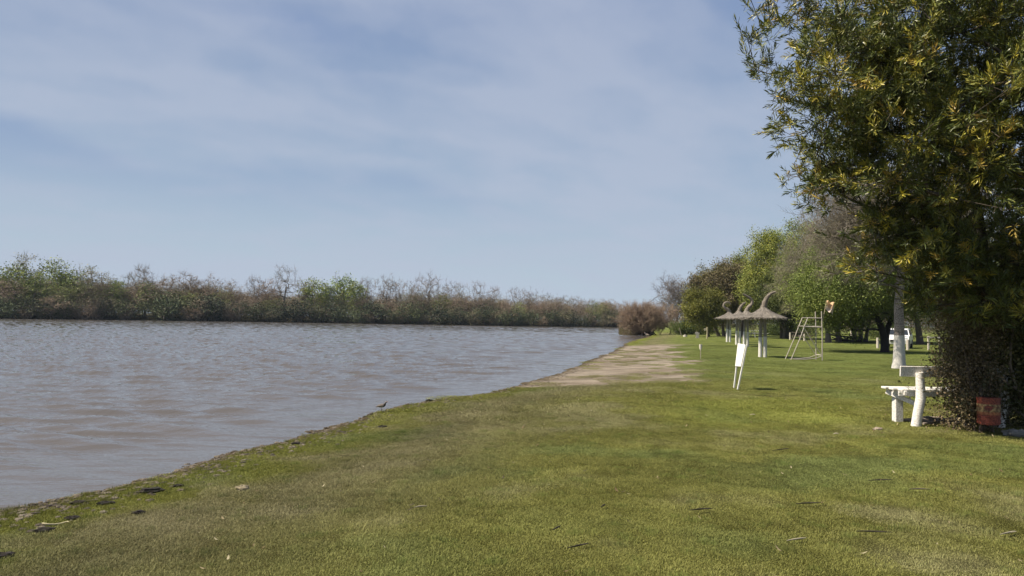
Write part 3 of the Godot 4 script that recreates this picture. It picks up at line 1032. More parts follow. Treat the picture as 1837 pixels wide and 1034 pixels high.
	# fresh green tree over the lawn
	tree("fresh_green_tree", "fresh green low crowned tree with dark trunk beside the white car", "", V.call(22.28, 0, -44.1), {
		"seed": 46, "trunks": [[V.call(0, -0.1, 0), V.call(-0.15, 1.3, 0), V.call(-0.9, 2.8, 0), V.call(-2.0, 4.3, 0)], [V.call(0.05, -0.1, -0.1), V.call(0.2, 1.4, -0.1), V.call(0.9, 3.0, 0)]],
		"r0": 0.22, "r1": 0.11, "ells": [[V.call(-2.4, 4.1, 0), V.call(3.4, 2.5, 3.0)], [V.call(-3.6, 3.2, 0.6), V.call(2.2, 1.7, 2.2)], [V.call(0.9, 3.9, 0.2), V.call(2.2, 2.0, 2.4)]], "tips": 620, "sprays": l1, "per": 6, "size": 1.0, "fan": 1.0, "jit": 0.25, "gap": 0.3,
		"palette": [Color(0.100, 0.135, 0.035), Color(0.165, 0.210, 0.050), Color(0.220, 0.260, 0.060)], "leaf_mat": leafm, "bark": Color(0.055, 0.05, 0.045), "bark_mat": barkm})
	# dark trees behind it
	var darks := [[36.1, -76.0, 51, 5.6, "dark leaved tree behind the fresh green tree, at the lawn's shaded edge"], [29.6, -79.5, 52, 4.3, "dark tree with slanting stems behind the lifeguard chair"], [33.6, -72.0, 53, 4.6, "dark low tree above the fallen branches"],
		[36.0, -60.0, 54, 6.2, "dark tree behind the white car"], [44.0, -62.0, 55, 6.4, "dark tree right of the white car, behind the bramble"], [30.0, -36.0, 56, 5.2, "dark tree behind the near narrow leaved tree"], [22.5, -25.0, 57, 4.6, "dark tree close behind the near tree at the right edge"]]
	for dk in darks:
		var w: float = dk[3]
		tree("dark_tree", dk[4], "dark trees along the lawn", V.call(dk[0], 0, dk[1]), {
			"seed": dk[2], "trunks": [[V.call(0, -0.1, 0), V.call(-0.5, 1.4, 0), V.call(-1.3, 3.2, 0)], [V.call(0.3, -0.1, 0), V.call(0.6, 1.6, 0), V.call(1.2, 3.4, 0)], [V.call(-0.3, -0.1, 0.2), V.call(-0.2, 2.0, 0.2), V.call(0.1, 4.0, 0)]],
			"r0": 0.19, "r1": 0.1, "ells": [[V.call(0, w, 0), V.call(3.6, w * 0.62, 3.2)]], "tips": 240, "sprays": l2, "per": 5, "size": 1.0, "fan": 1.0, "jit": 0.35, "gap": 0.3,
			"palette": [Color(0.050, 0.065, 0.020), Color(0.085, 0.105, 0.030), Color(0.120, 0.140, 0.038)], "leaf_mat": leafm, "bark": Color(0.1, 0.085, 0.07)})
	# white trunked tree whose grey twigs reach over the lawn
	white_tree(tw, twm)
	# bare tree and reddish bush at the waterline
	tree("bare_tree", "leafless grey tree behind the reddish brown bush at the bend", "", V.call(25.6, 0, -115.0), {
		"seed": 62, "trunks": [[V.call(0, -0.1, 0), V.call(0.2, 1.8, 0), V.call(0.1, 3.6, 0)]], "r0": 0.2, "r1": 0.12,
		"ells": [[V.call(-0.3, 5.4, 0), V.call(2.9, 3.0, 2.4)]], "tips": 150, "seg": 0.8, "sprays": tw2, "per": 2, "size": 1.0, "fan": 0.7, "jit": 0.05, "r_tip": 0.018,
		"palette": [Color(0.144, 0.126, 0.114), Color(0.192, 0.168, 0.150)], "leaf_mat": twm, "bark": Color(0.14, 0.12, 0.11)})
	var stems := []
	for i in 7: stems.append([V.call(rng.randf_range(-2.6, 2.6), -0.5, rng.randf_range(-0.8, 0.8)), V.call(rng.randf_range(-3.0, 3.0), 0.9, rng.randf_range(-1, 1)), V.call(rng.randf_range(-3.6, 3.6), 1.9, rng.randf_range(-1.2, 1.2))])
	tree("reddish_bush", "big reddish brown leafless bush standing in the water's edge at the bend", "", V.call(19.9, -0.1, -104.6), {
		"category": "bush", "seed": 63, "trunks": stems, "r0": 0.07, "r1": 0.04, "ells": [[V.call(-0.6, 1.8, 0), V.call(4.2, 2.0, 2.0)], [V.call(-2.0, 1.2, 0.8), V.call(2.4, 1.3, 1.4)]], "tips": 480, "shell": 0.4, "sprays": tw2, "per": 5, "size": 0.75, "fan": 0.7, "rise": 0.8, "jit": 0.15, "crown": "twigs",
		"palette": [Color(0.22, 0.16, 0.115), Color(0.3, 0.215, 0.155), Color(0.27, 0.22, 0.135)], "leaf_mat": twm, "bark": Color(0.09, 0.065, 0.05)})
	# low green bushes along the foot of the wood
	for i in 5:
		var px := [23.6, 26.0, 40.0, 36.5, 45.0]
		var pz := [-98.0, -101.0, -103.0, -100.0, -88.0]
		tree("green_bush", ["low green bush right of the reddish bush", "low green bush under the bronze tree's left stems", "low green bush behind the white picnic table", "olive bush between the shades and the lifeguard chair, far back", "olive bush behind the white painted slim trunk"][i], "low bushes at the foot of the wood", V.call(px[i], 0, pz[i]), {
			"category": "bush", "seed": 70 + i, "trunks": [[V.call(0, -0.1, 0), V.call(0.2, 0.4, 0), V.call(0.3, 0.9, 0)]], "r0": 0.06, "r1": 0.04, "ells": [[V.call(0, 0.8, 0), V.call(2.4, 0.9, 1.2)]], "tips": 120, "sprays": l2, "per": 4, "size": 0.7, "fan": 1.0, "jit": 0.2,
			"palette": [Color(0.056, 0.080, 0.022), Color(0.112, 0.144, 0.035)], "leaf_mat": leafm, "bark": Color(0.08, 0.06, 0.05)})
	# the brown wood that closes the view behind
	var g := RandomNumberGenerator.new()
	g.seed = 810
	var xs := []
	var cs := PackedColorArray()
	for i in 170:
		var a := g.randf_range(13.0, 52.0)
		var p := polar(a, g.randf_range(112.0, 150.0))
		var sy := g.randf_range(0.5, 0.95)
		xs.append(Transform3D(Basis(Vector3.UP, g.randf() * TAU).scaled(Vector3(sy * 1.3, sy, sy * 1.3)), p + Vector3.DOWN * 0.8))
		cs.append([Color(0.2, 0.15, 0.105), Color(0.145, 0.12, 0.08), Color(0.1, 0.1, 0.05), Color(0.21, 0.17, 0.12)][g.randi() % 4])
	var o := swarm("wood_behind", proto("brown", 2).crown, mat("far_leaf", 0.8, Color.WHITE, Color(0.25, 0.25, 0.2)), xs, cs)
	tag(o, "brown wood that closes the view behind the lawn's trees", "wood")

func white_tree(tw: Array, twm: Material) -> void:
	var o := thing("white_trunk_tree", "tree with white painted foot and pale smooth trunk behind the bench", "tree", Vector3(14.53, 0, -27.74))
	var barkm := grain(mat("pale_bark", 0.85), noise_tex(256, 65, 0.04, Color(0.55, 0.52, 0.5), Color(1, 1, 1), 1.8, 4), 2.0)
	var white := grain(mat("limewash", 0.85), noise_tex(256, 66, 0.05, Color(0.72, 0.71, 0.68), Color(1, 1, 1), 2.2, 4), 3.0)
	var mb := MB.new()
	var P := pv([Vector3(0, -0.05, 0), Vector3(0, 0.04, 0), Vector3(0.01, 0.25, 0), Vector3(0.02, 0.7, 0), Vector3(0.02, 1.25, 0)])
	mb.tube(P, pf([0.265, 0.255, 0.22, 0.195, 0.185]), 16, Color(0.82, 0.81, 0.78), false)
	obj("painted_foot", mb.mesh(), white, o)
	var tb := MB.new()
	var up := [Vector3(0.02, 1.2, 0), Vector3(0.02, 1.7, 0), Vector3(0.0, 2.3, 0), Vector3(0.05, 3.0, 0), Vector3(0.1, 3.7, 0)]
	tb.tube(pv(up), pf([0.182, 0.175, 0.16, 0.15, 0.14]), 14, Color(0.42, 0.38, 0.34), true)
	obj("trunk", tb.mesh(), barkm, o)
	for i in 7:                                            # rings of old bark on the bare part
		var rb := MB.new()
		var y := 1.36 + i * 0.3
		rb.tube(pv([Vector3(0.015, y, 0), Vector3(0.015, y + 0.012, 0), Vector3(0.015, y + 0.03, 0)]), pf([0.174 - i * 0.004, 0.182 - i * 0.004, 0.174 - i * 0.004]), 14, Color(0.2, 0.175, 0.155), false)
		obj("bark_ring", rb.mesh(), barkm, o)
	var ells := [[Vector3(-1.2, 5.4, 0.2), Vector3(2.5, 2.0, 2.4)], [Vector3(-1.3, 4.9, 0.3), Vector3(1.5, 1.1, 1.4)], [Vector3(1.4, 5.8, 0), Vector3(2.2, 2.0, 2.2)]]
	var s := skeleton(64, [up], blobs(64, ells, 900, 0.5, 0.2, 0.6), Vector3(0, 2.0, 0), 0.5, 0.12, 0.4, 0.006, 2.25, 2)
	var lb := MB.new()
	limbs(lb, s, 0.11, Color(0.28, 0.25, 0.22), 7)
	obj("limbs", lb.mesh(), barkm, o)
	var g := RandomNumberGenerator.new()
	g.seed = 640
	var lm := [leafy_mesh(640, 16, 0.4, 0.05, 0.35)]
	var xs := [[], [], []]
	var cs := [PackedColorArray(), PackedColorArray(), PackedColorArray()]
	for t in s.tips:
		var p := s.pos[t]
		var d := (p - s.pos[s.par[t]]).normalized()
		for j in 5:
			var k := j % 2 if j < 4 else 2
			xs[k].append(Transform3D(rand_basis(g, d + Vector3(g.randf_range(-1, 1), g.randf_range(-0.8, 1), g.randf_range(-1, 1)) * 0.8).scaled(Vector3.ONE * g.randf_range(0.6, 1.0)), p))
			cs[k].append((Color(0.24, 0.205, 0.165).lerp(Color(0.17, 0.155, 0.11), g.randf())) if k < 2 else Color(0.15, 0.135, 0.06) * g.randf_range(0.7, 1.2))
	swarm("twigs", tw[0], twm, xs[0], cs[0], o)
	swarm("twigs", tw[1], twm, xs[1], cs[1], o)
	swarm("buds", lm[0], mat("leaf", 0.6, Color.WHITE, Color(0.5, 0.5, 0.3)), xs[2], cs[2], o)

func near_tree() -> void:
	var at := Vector3(8.1, 0, -12.3)
	var o := thing("narrow_leaved_tree", "big near evergreen tree with narrow leaves and golden tips at the right edge", "tree", at)
	var barkm := grain(mat("dark_bark", 0.95), noise_tex(256, 67, 0.06, Color(0.5, 0.46, 0.42), Color(1, 1, 1), 2.0, 4), 3.0)
	var trunks := [
		[Vector3(0, -0.1, 0), Vector3(-0.15, 1.2, 0.1), Vector3(-0.4, 2.6, 0.3), Vector3(-0.7, 4.2, 0.5), Vector3(-0.8, 5.4, 0.7)],
		[Vector3(-0.3, -0.1, 0.2), Vector3(-0.4, 1.2, 0.3), Vector3(-0.8, 2.4, 0.5), Vector3(-1.5, 3.4, 0.7)],
		[Vector3(0.5, -0.1, 0.1), Vector3(0.8, 1.4, 0.2), Vector3(1.3, 3.0, 0.5), Vector3(1.8, 4.8, 0.7)]]
	var W := at
	# crown masses, in the world, taken back to the tree's foot
	var ells := [
		[Vector3(7.3, 4.7, -11.3) - W, Vector3(2.5, 2.7, 2.4), 1.0], [Vector3(4.75, 5.65, -10.8) - W, Vector3(1.75, 1.25, 1.5), 0.65], [Vector3(5.2, 4.5, -10.8) - W, Vector3(1.25, 1.6, 1.4), 1.0], [Vector3(7.0, 7.0, -11.3) - W, Vector3(3.0, 1.7, 2.5), 0.9],
		[Vector3(10.2, 4.8, -11.6) - W, Vector3(2.4, 3.2, 2.4), 0.7], [Vector3(8.5, 2.6, -11.0) - W, Vector3(1.7, 1.0, 1.3), 1.2], [Vector3(5.95, 2.75, -10.9) - W, Vector3(1.0, 0.8, 1.0), 1.3], [Vector3(5.5, 4.2, -11.0) - W, Vector3(1.1, 1.4, 1.3), 1.1], [Vector3(6.7, 2.5, -10.9) - W, Vector3(1.1, 0.85, 0.9), 1.3], [Vector3(7.7, 2.2, -10.9) - W, Vector3(1.1, 0.7, 0.8), 1.3]]
	var s := skeleton(90, trunks, blobs(90, ells, 2050, 0.42, 0.38, 0.9), Vector3(0, 1.0, 0), 0.35, 0.12, 0.35, 0.005, 2.3, 2)
	for tr in trunks:
		var mb := MB.new()
		trunk_tube(mb, pv(tr), 0.13, 0.03, Color(0.09, 0.075, 0.06), 12, 0.3, 9)
		obj("trunk", mb.mesh(), barkm, o)
	limb_parts(o, s, 0.07, Color(0.14, 0.115, 0.09), 7, barkm)
	var g := RandomNumberGenerator.new()
	g.seed = 91
	var pal := [Color(0.072, 0.094, 0.026), Color(0.125, 0.145, 0.033), Color(0.21, 0.205, 0.04), Color(0.38, 0.34, 0.055), Color(0.3, 0.22, 0.045)]
	var lm := mat("narrow_leaf", 0.42, Color.WHITE, Color(0.45, 0.45, 0.3))
	lm.metallic_specular = 0.4
	var base := []
	for i in 3: base.append(whorl_mesh(900 + i, 20, 0.19, 0.085, 0.165, 0.0072, Color.WHITE))
	var tinted := {}
	var all := []
	for t in s.tips:
		var p := s.pos[t]
		var d := (p - s.pos[s.par[t]]).normalized()
		var deep := 9.0
		for e in ells: deep = minf(deep, ((p - e[0]) / e[1]).length())
		var n := 8
		for j in n:
			var back := g.randf() * 0.35 if j > 1 else 0.0
			var q := p.lerp(s.pos[s.par[t]], back) + Vector3(g.randfn(), g.randfn(), g.randfn()) * (0.0 if j == 0 else 0.11)
			var dir := d + Vector3(g.randf_range(-1, 1), g.randf_range(-0.9, 1), g.randf_range(-1, 1)) * (0.4 if j == 0 else 1.0) + Vector3.UP * 0.12
			var k := 0
			var u := g.randf()
			var y := 0.28 if deep > 0.8 else 0.05       # young tips are golden
			if u < y * 0.65: k = 3
			elif u < y: k = 4
			elif u < 0.55: k = 1
			elif u < 0.72: k = 2
			all.append([0.0, Transform3D(rand_basis(g, dir).scaled(Vector3.ONE * g.randf_range(0.75, 1.25)), q), k, g.randi() % 3])
	var eye := Vector3(0, 1.6, 0) - W
	for a in all:
		var t: Transform3D = a[1]
		var w := t.origin + W
		var inside: bool = absf(ang(w.x, w.z)) < 34.0 and w.y < 6.0
		a[0] = t.origin.distance_to(eye) + (0.0 if inside else 100.0) - (0.6 if a[2] >= 3 else 0.0)
	all.sort_custom(func(p, q): return p[0] < q[0])
	for i in 290:
		var a: Array = all[i]
		var key := "%d %d" % [a[2], a[3]]
		if not tinted.has(key): tinted[key] = whorl_mesh(900 + a[3], 20, 0.19, 0.085, 0.165, 0.0072, pal[a[2]])
		var m := obj("leaf_spray", tinted[key], lm, o)
		m.transform = a[1]
	var xs := [[], [], []]
	var cs := [PackedColorArray(), PackedColorArray(), PackedColorArray()]
	for i in range(290, all.size()):
		var a: Array = all[i]
		xs[a[3]].append(a[1])
		cs[a[3]].append(pal[a[2]] * g.randf_range(0.8, 1.25))
	for k in 3: swarm("foliage", base[k], lm, xs[k], cs[k], o)

	# bramble and creepers at its foot
	var leafm := mat("leaf", 0.6, Color.WHITE, Color(0.5, 0.5, 0.3))
	var small := [leafy_mesh(920, 26, 0.3, 0.045, 0.6), leafy_mesh(921, 26, 0.3, 0.045, 0.6)]
	var b1 := []
	for i in 9: b1.append([Vector3(g.randf_range(-0.2, 0.5), -0.05, g.randf_range(-0.2, 0.2)), Vector3(g.randf_range(-0.3, 0.5), 0.7, g.randf_range(-0.25, 0.25)), Vector3(g.randf_range(-0.4, 0.6), 1.5, g.randf_range(-0.3, 0.3))])
	tree("bramble", "brownish bramble tangle growing over the bench's right half", "", Vector3(6.98, 0, -11.5), {
		"category": "bush", "seed": 93, "trunks": b1, "r0": 0.014, "r1": 0.008, "ells": [[Vector3(0.08, 1.0, 0), Vector3(0.46, 0.95, 0.35)], [Vector3(0.25, 0.3, 0.0), Vector3(0.5, 0.3, 0.35)], [Vector3(0.15, 1.9, 0), Vector3(0.5, 0.6, 0.4)]], "tips": 340, "seg": 0.15, "r_tip": 0.0028, "sprays": small, "per": 3, "size": 0.8, "fan": 1.0, "jit": 0.05, "crown": "leaves",
		"palette": [Color(0.06, 0.065, 0.03), Color(0.13, 0.105, 0.06), Color(0.22, 0.165, 0.1), Color(0.18, 0.17, 0.06)], "leaf_mat": leafm, "bark": Color(0.11, 0.085, 0.06)})
	var b2 := []
	for i in 12: b2.append([Vector3(g.randf_range(-0.8, 1.6), -0.05, g.randf_range(-0.4, 0.4)), Vector3(g.randf_range(-0.8, 1.6), 1.0, g.randf_range(-0.4, 0.4)), Vector3(g.randf_range(-0.9, 1.7), 2.3, g.randf_range(-0.5, 0.5))])
	tree("dark_creeper", "dark creeper thicket round the near tree's stems behind the red bin", "", Vector3(8.0, 0, -11.9), {
		"category": "bush", "seed": 94, "trunks": b2, "r0": 0.028, "r1": 0.014, "ells": [[Vector3(0.4, 1.4, -0.1), Vector3(1.5, 1.4, 0.5)], [Vector3(0.4, 0.5, -0.2), Vector3(1.5, 0.5, 0.5)]], "tips": 460, "seg": 0.2, "r_tip": 0.003, "sprays": small, "per": 3, "size": 1.15, "fan": 1.0, "jit": 0.08, "crown": "leaves",
		"palette": [Color(0.07, 0.078, 0.03), Color(0.11, 0.115, 0.04), Color(0.16, 0.14, 0.06)], "leaf_mat": leafm, "bark": Color(0.2, 0.165, 0.125)})
	var sh := thing("hedge", "dark hedge mass behind the near tree at the right edge", "hedge", Vector3(13.5, 0, -15.5))
	var hx := [[], []]
	var hc := [PackedColorArray(), PackedColorArray()]
	for i in 1500:
		var p := Vector3(g.randf_range(-3.2, 4.5), 0, g.randf_range(-1.2, 1.2))
		p.y = pow(g.randf(), 0.8) * 3.4 * (1.0 - 0.25 * absf(p.z))
		hx[i % 2].append(Transform3D(rand_basis(g, Vector3(g.randfn(), 1, g.randfn())).scaled(Vector3.ONE * 1.7), p))
		hc[i % 2].append(Color(0.05, 0.065, 0.022).lerp(Color(0.1, 0.115, 0.035), g.randf()))
	for k in 2: swarm("foliage", small[k], leafm, hx[k], hc[k], sh)
	for i in 14:
		var mb := MB.new()
		var x := -3.0 + i * 0.55
		mb.tube(pv([Vector3(x, -0.1, g.randf_range(-0.4, 0.4)), Vector3(x + g.randf_range(-0.2, 0.2), 1.2, 0), Vector3(x + g.randf_range(-0.4, 0.4), 2.6, 0)]), pf([0.04, 0.03, 0.012]), 6, Color(0.06, 0.05, 0.04))
		obj("stem", mb.mesh(), barkm, sh)
	var wt := thing("painted_trunk", "mottled whitewashed trunk at the right edge behind the red bin", "tree", Vector3(8.55, 0, -12.0))
	var wb := MB.new()
	trunk_tube(wb, pv([Vector3(0, -0.08, 0), Vector3(0.03, 0.5, 0), Vector3(0.02, 1.05, 0)]), 0.12, 0.1, Color(0.5, 0.49, 0.46), 12, 0.25, 4)
	obj("painted_foot", wb.mesh(), grain(mat("worn_limewash", 0.9), noise_tex(256, 68, 0.05, Color(0.25, 0.23, 0.2), Color(1, 1, 1), 3.0, 4), 2.5), wt)
	var wu := MB.new()
	wu.tube(pv([Vector3(0.02, 1.0, 0), Vector3(0.0, 2.2, 0.1), Vector3(0.15, 3.6, 0.3), Vector3(0.3, 4.6, 0.4)]), pf([0.098, 0.085, 0.07, 0.05]), 10, Color(0.1, 0.085, 0.07))
	obj("trunk", wu.mesh(), barkm, wt)

# ------------------------------------------------------------------ thatched shades
func shades() -> void:
	var straw := mat("thatch", 0.95, Color.WHITE)
	var wood := grain(mat("weathered_pole", 0.9), noise_tex(256, 71, 0.04, Color(0.55, 0.53, 0.5), Color(1, 1, 1), 2.0, 4), 4.0)
	var paint := grain(mat("white_paint", 0.7), noise_tex(256, 72, 0.05, Color(0.8, 0.79, 0.76), Color(1, 1, 1), 2.0, 4), 3.0)
	var list := [
		[Vector3(12.09, 0, -35.45), 1.0, [Vector3(0, 0, 0), Vector3(0.05, 0.27, 0), Vector3(0.15, 0.5, 0), Vector3(0.33, 0.7, 0), Vector3(0.58, 0.82, 0.0)], "nearest thatched shade, its straw horn sweeping up to the right", 0.2],
		[Vector3(16.25, 0, -51.1), 1.03, [Vector3(0, 0, 0), Vector3(0.1, 0.28, 0), Vector3(0.34, 0.5, 0), Vector3(0.3, 0.85, 0), Vector3(-0.25, 1.2, 0)], "second nearest thatched shade, its straw horn bending back over its top", 0.9],
		[Vector3(16.85, 0, -54.8), 1.03, [Vector3(0, 0, 0), Vector3(0.1, 0.3, 0), Vector3(0.25, 0.52, 0), Vector3(0.5, 0.72, 0)], "third thatched shade, with short straw horn tilted right", 1.7],
		[Vector3(18.34, 0, -62.3), 1.05, [Vector3(0, 0, 0), Vector3(-0.08, 0.25, 0), Vector3(-0.36, 0.42, 0), Vector3(-0.42, 0.72, 0), Vector3(-0.1, 0.86, 0), Vector3(0.12, 0.66, 0)], "farthest thatched shade, its straw top knotted into a round curl", 2.6]]
	for k in list.size():
		var it: Array = list[k]
		var g := RandomNumberGenerator.new()
		g.seed = 300 + k
		var o := thing("thatched_shade", it[3], "shade", it[0] + Vector3(0, height(it[0].x, it[0].z), 0), 0.0, "thatched shades along the beach")
		o.scale = Vector3.ONE * it[1]
		for e in [Vector3(0.07, 0, 0), Vector3(-0.14, 0, -0.05)]:
			var pb := MB.new()
			pb.tube(pv([e + Vector3(0, -0.05, 0), e + Vector3(0.01, 1.0, 0), e + Vector3(-e.x * 0.4, 2.25, 0)]), pf([0.088, 0.082, 0.07]), 12, Color(0.42, 0.4, 0.37))
			var po := obj("pole", pb.mesh(), wood, o)
			var wb := MB.new()
			wb.tube(pv([e + Vector3(0, -0.04, 0), e + Vector3(0.01, 0.98 + g.randf_range(-0.06, 0.06), 0)]), pf([0.093, 0.087]), 12, Color(0.78, 0.77, 0.74), false)
			obj("white_paint", wb.mesh(), paint, po)
		# canopy: solid thatch, dished, with straws laid on it
		var prof := [[1.06, 1.90], [0.84, 1.985], [0.6, 2.075], [0.38, 2.18], [0.2, 2.31], [0.1, 2.43]]
		var cb := MB.new()
		var sides := 40
		var ring := []
		for p in prof + [[0.06, 2.36], [0.36, 2.08], [0.84, 1.9], [1.04, 1.855]]:
			var row := []
			for s in sides:
				var a := TAU * s / sides
				var jit := 1.0 + 0.05 * n_fine.get_noise_2d(s * 17.0 + k * 100.0, p[1] * 60.0)
				row.append(Vector3(cos(a) * p[0] * jit, p[1] + 0.03 * n_fine.get_noise_2d(s * 9.0 + k * 50.0, p[0] * 40.0), sin(a) * p[0] * jit))
			ring.append(row)
		for i in ring.size():
			var nx: Array = ring[(i + 1) % ring.size()]
			for s in sides:
				var s2 := (s + 1) % sides
				var sh := g.randf_range(0.75, 1.15)
				cb.quad(ring[i][s], nx[s], nx[s2], ring[i][s2], Color(0.19, 0.17, 0.145) * sh)
		for i in 1300:
			var a := g.randf() * TAU
			var j := g.randi() % 5
			var f0 := g.randf()
			var p0: Array = prof[j]
			var p1: Array = prof[j + 1]
			var rr := lerpf(p0[0], p1[0], f0)
			var yy := lerpf(p0[1], p1[1], f0)
			var da := Vector3(cos(a), 0, sin(a))
			var sl: Vector3 = (da * (p0[0] - p1[0]) + Vector3.UP * (p0[1] - p1[1])).normalized()
			var l := g.randf_range(0.15, 0.4)
			var side := da.cross(Vector3.UP) * g.randf_range(0.005, 0.011)
			var b := da * rr + Vector3(0, yy + 0.012, 0)
			var e: Vector3 = b + sl * l + da.cross(Vector3.UP) * g.randf_range(-0.05, 0.05) + Vector3.UP * g.randf_range(-0.01, 0.03)
			var sh := g.randf_range(0.55, 1.35)
			cb.quad(b - side, e - side * 0.6, e + side * 0.6, b + side, Color(0.2, 0.178, 0.152) * sh)
		for i in 420:                                        # ragged straw ends hanging at the eave
			var a := g.randf() * TAU
			var da := Vector3(cos(a), 0, sin(a))
			var b := da * g.randf_range(0.98, 1.06) + Vector3(0, g.randf_range(1.88, 1.93), 0)
			var e := b + da * g.randf_range(0.0, 0.1) + Vector3(0, -g.randf_range(0.03, 0.14), 0) + da.cross(Vector3.UP) * g.randf_range(-0.06, 0.06)
			var side := da.cross(Vector3.UP) * g.randf_range(0.005, 0.012)
			cb.quad(b - side, e - side * 0.4, e + side * 0.4, b + side, Color(0.2, 0.178, 0.152) * g.randf_range(0.5, 1.4))
		obj("thatch", cb.mesh(), straw, o)
		# horn of bound straw
		var hb := MB.new()
		var c := Curve3D.new()
		var hp: Array = it[2]
		for i in hp.size():
			var tan: Vector3 = (hp[mini(i + 1, hp.size() - 1)] - hp[maxi(i - 1, 0)]) * 0.2
			c.add_point(hp[i] + Vector3(0, 2.33, 0), -tan, tan)
		var P := PackedVector3Array()
		var R := PackedFloat32Array()
		for i in 15:
			var f := i / 14.0
			P.append(c.sample_baked(c.get_baked_length() * f, true))
			R.append(lerpf(0.15, 0.04, pow(f, 0.95)) * (1.0 + 0.12 * sin(f * 30.0)))
		hb.tube(P, R, 10, Color(0.2, 0.175, 0.145))
		for i in 160:
			var f := g.randf() * 0.9
			var k2 := int(f * 13.9)
			var q := P[k2]
			var t := (P[mini(k2 + 1, 14)] - P[maxi(k2 - 1, 0)]).normalized()
			var rd := t.cross(Vector3(g.randfn(), g.randfn(), g.randfn())).normalized()
			var b := q + rd * R[k2]
			var e := b + t * g.randf_range(0.08, 0.22) + rd * g.randf_range(0.0, 0.04)
			var side := t.cross(rd) * 0.006
			hb.quad(b - side, e - side * 0.5, e + side * 0.5, b + side, Color(0.23, 0.2, 0.165) * g.randf_range(0.6, 1.3))
		obj("straw_horn", hb.mesh(), straw, o)

func lifeguard_chair() -> void:
	var o := thing("lifeguard_chair", "tall white tube lifeguard chair with a cream and orange flag", "lifeguard chair", Vector3(14.0, 0, -33.64))
	var pm := grain(mat("white_metal", 0.5), noise_tex(256, 78, 0.06, Color(0.66, 0.6, 0.52), Color(1, 1, 1), 2.6, 5), 3.0)
	var c := Color(0.6, 0.59, 0.56)
	var w := 0.34
	var bar := func(nm: String, pts: Array, r: float):
		var mb := MB.new()
		var R := PackedFloat32Array()
		for p in pts: R.append(r)
		mb.tube(pv(pts), R, 8, c)
		obj(nm, mb.mesh(), pm, o)
	for s in [-1, 1]:
		var z: float = s * w
		bar.call("rear_post", [Vector3(0, -0.04, z), Vector3(0.0, 1.1, z), Vector3(-0.03, 2.2, z)], 0.026)
		bar.call("front_leg", [Vector3(-1.42, -0.04, z), Vector3(-0.98, 1.0, z * 0.97), Vector3(-0.8, 1.5, z * 0.95), Vector3(-0.64, 1.9, z * 0.92)], 0.021)
		bar.call("armrest", [Vector3(-0.64, 1.9, z * 0.92), Vector3(-0.02, 1.89, z)], 0.02)
		bar.call("seat_rail", [Vector3(-0.84, 1.5, z * 0.95), Vector3(0.0, 1.48, z)], 0.022)
		bar.call("brace", [Vector3(-0.8, 1.42, z * 0.95), Vector3(-0.55, 1.0, z), Vector3(-0.02, 0.22, z)], 0.017)
		bar.call("foot_rail", [Vector3(0.0, 0.2, z), Vector3(-0.3, 0.08, z), Vector3(-0.75, 0.03, z), Vector3(-1.3, 0.02, z)], 0.016)
	for i in 4:
		var mb := MB.new()
		mb.box(Vector3(-0.72 + i * 0.2, 1.52, 0), Vector3(0.16, 0.025, 0.64), Basis.IDENTITY, 0.005, c)
		obj("seat_slat", mb.mesh(), pm, o)
	bar.call("cross_bar", [Vector3(0, 0.22, -w), Vector3(0, 0.22, w)], 0.022)
	# flag on a slanted stick, wrapped by the wind
	var f := thing("flag", "cream and orange flag rolled by the wind on a slanted stick", "flag", Vector3(14.03, 1.75, -33.3))
	var fb := MB.new()
	fb.bar(Vector3(-0.02, -0.02, 0), Vector3(0.17, 0.95, 0), 0.014, 0.012, 8, Color(0.6, 0.55, 0.38))
	obj("stick", fb.mesh(), pm, f)
	for part in 2:
		var mb := MB.new()
		var nu := 16
		var nv := 6
		var grid := []
		for i in nu + 1:
			var row := []
			for j in nv + 1:
				var uu := float(i) / nu
				var vv := float(j) / nv
				var y := 0.93 - vv * 0.2 - part * 0.2 - uu * (0.1 + 0.1 * vv) + 0.04 * sin(uu * 9.0 + part)
				var zz := 0.07 * sin(uu * 8.0 + vv * 2.5 + part * 1.3)
				row.append(Vector3(0.165 - (0.93 - y) * 0.1 + uu * (0.34 + part * 0.02), y, zz))
			grid.append(row)
		var col := Color(0.62, 0.42, 0.24) if part == 0 else Color(0.66, 0.54, 0.46)
		for i in nu:
			for j in nv:
				mb.quad(grid[i][j], grid[i + 1][j], grid[i + 1][j + 1], grid[i][j + 1], col)
		obj("cloth", mb.mesh(), mat("flag_cloth", 0.9, Color.WHITE, Color(0.6, 0.6, 0.6)), f)

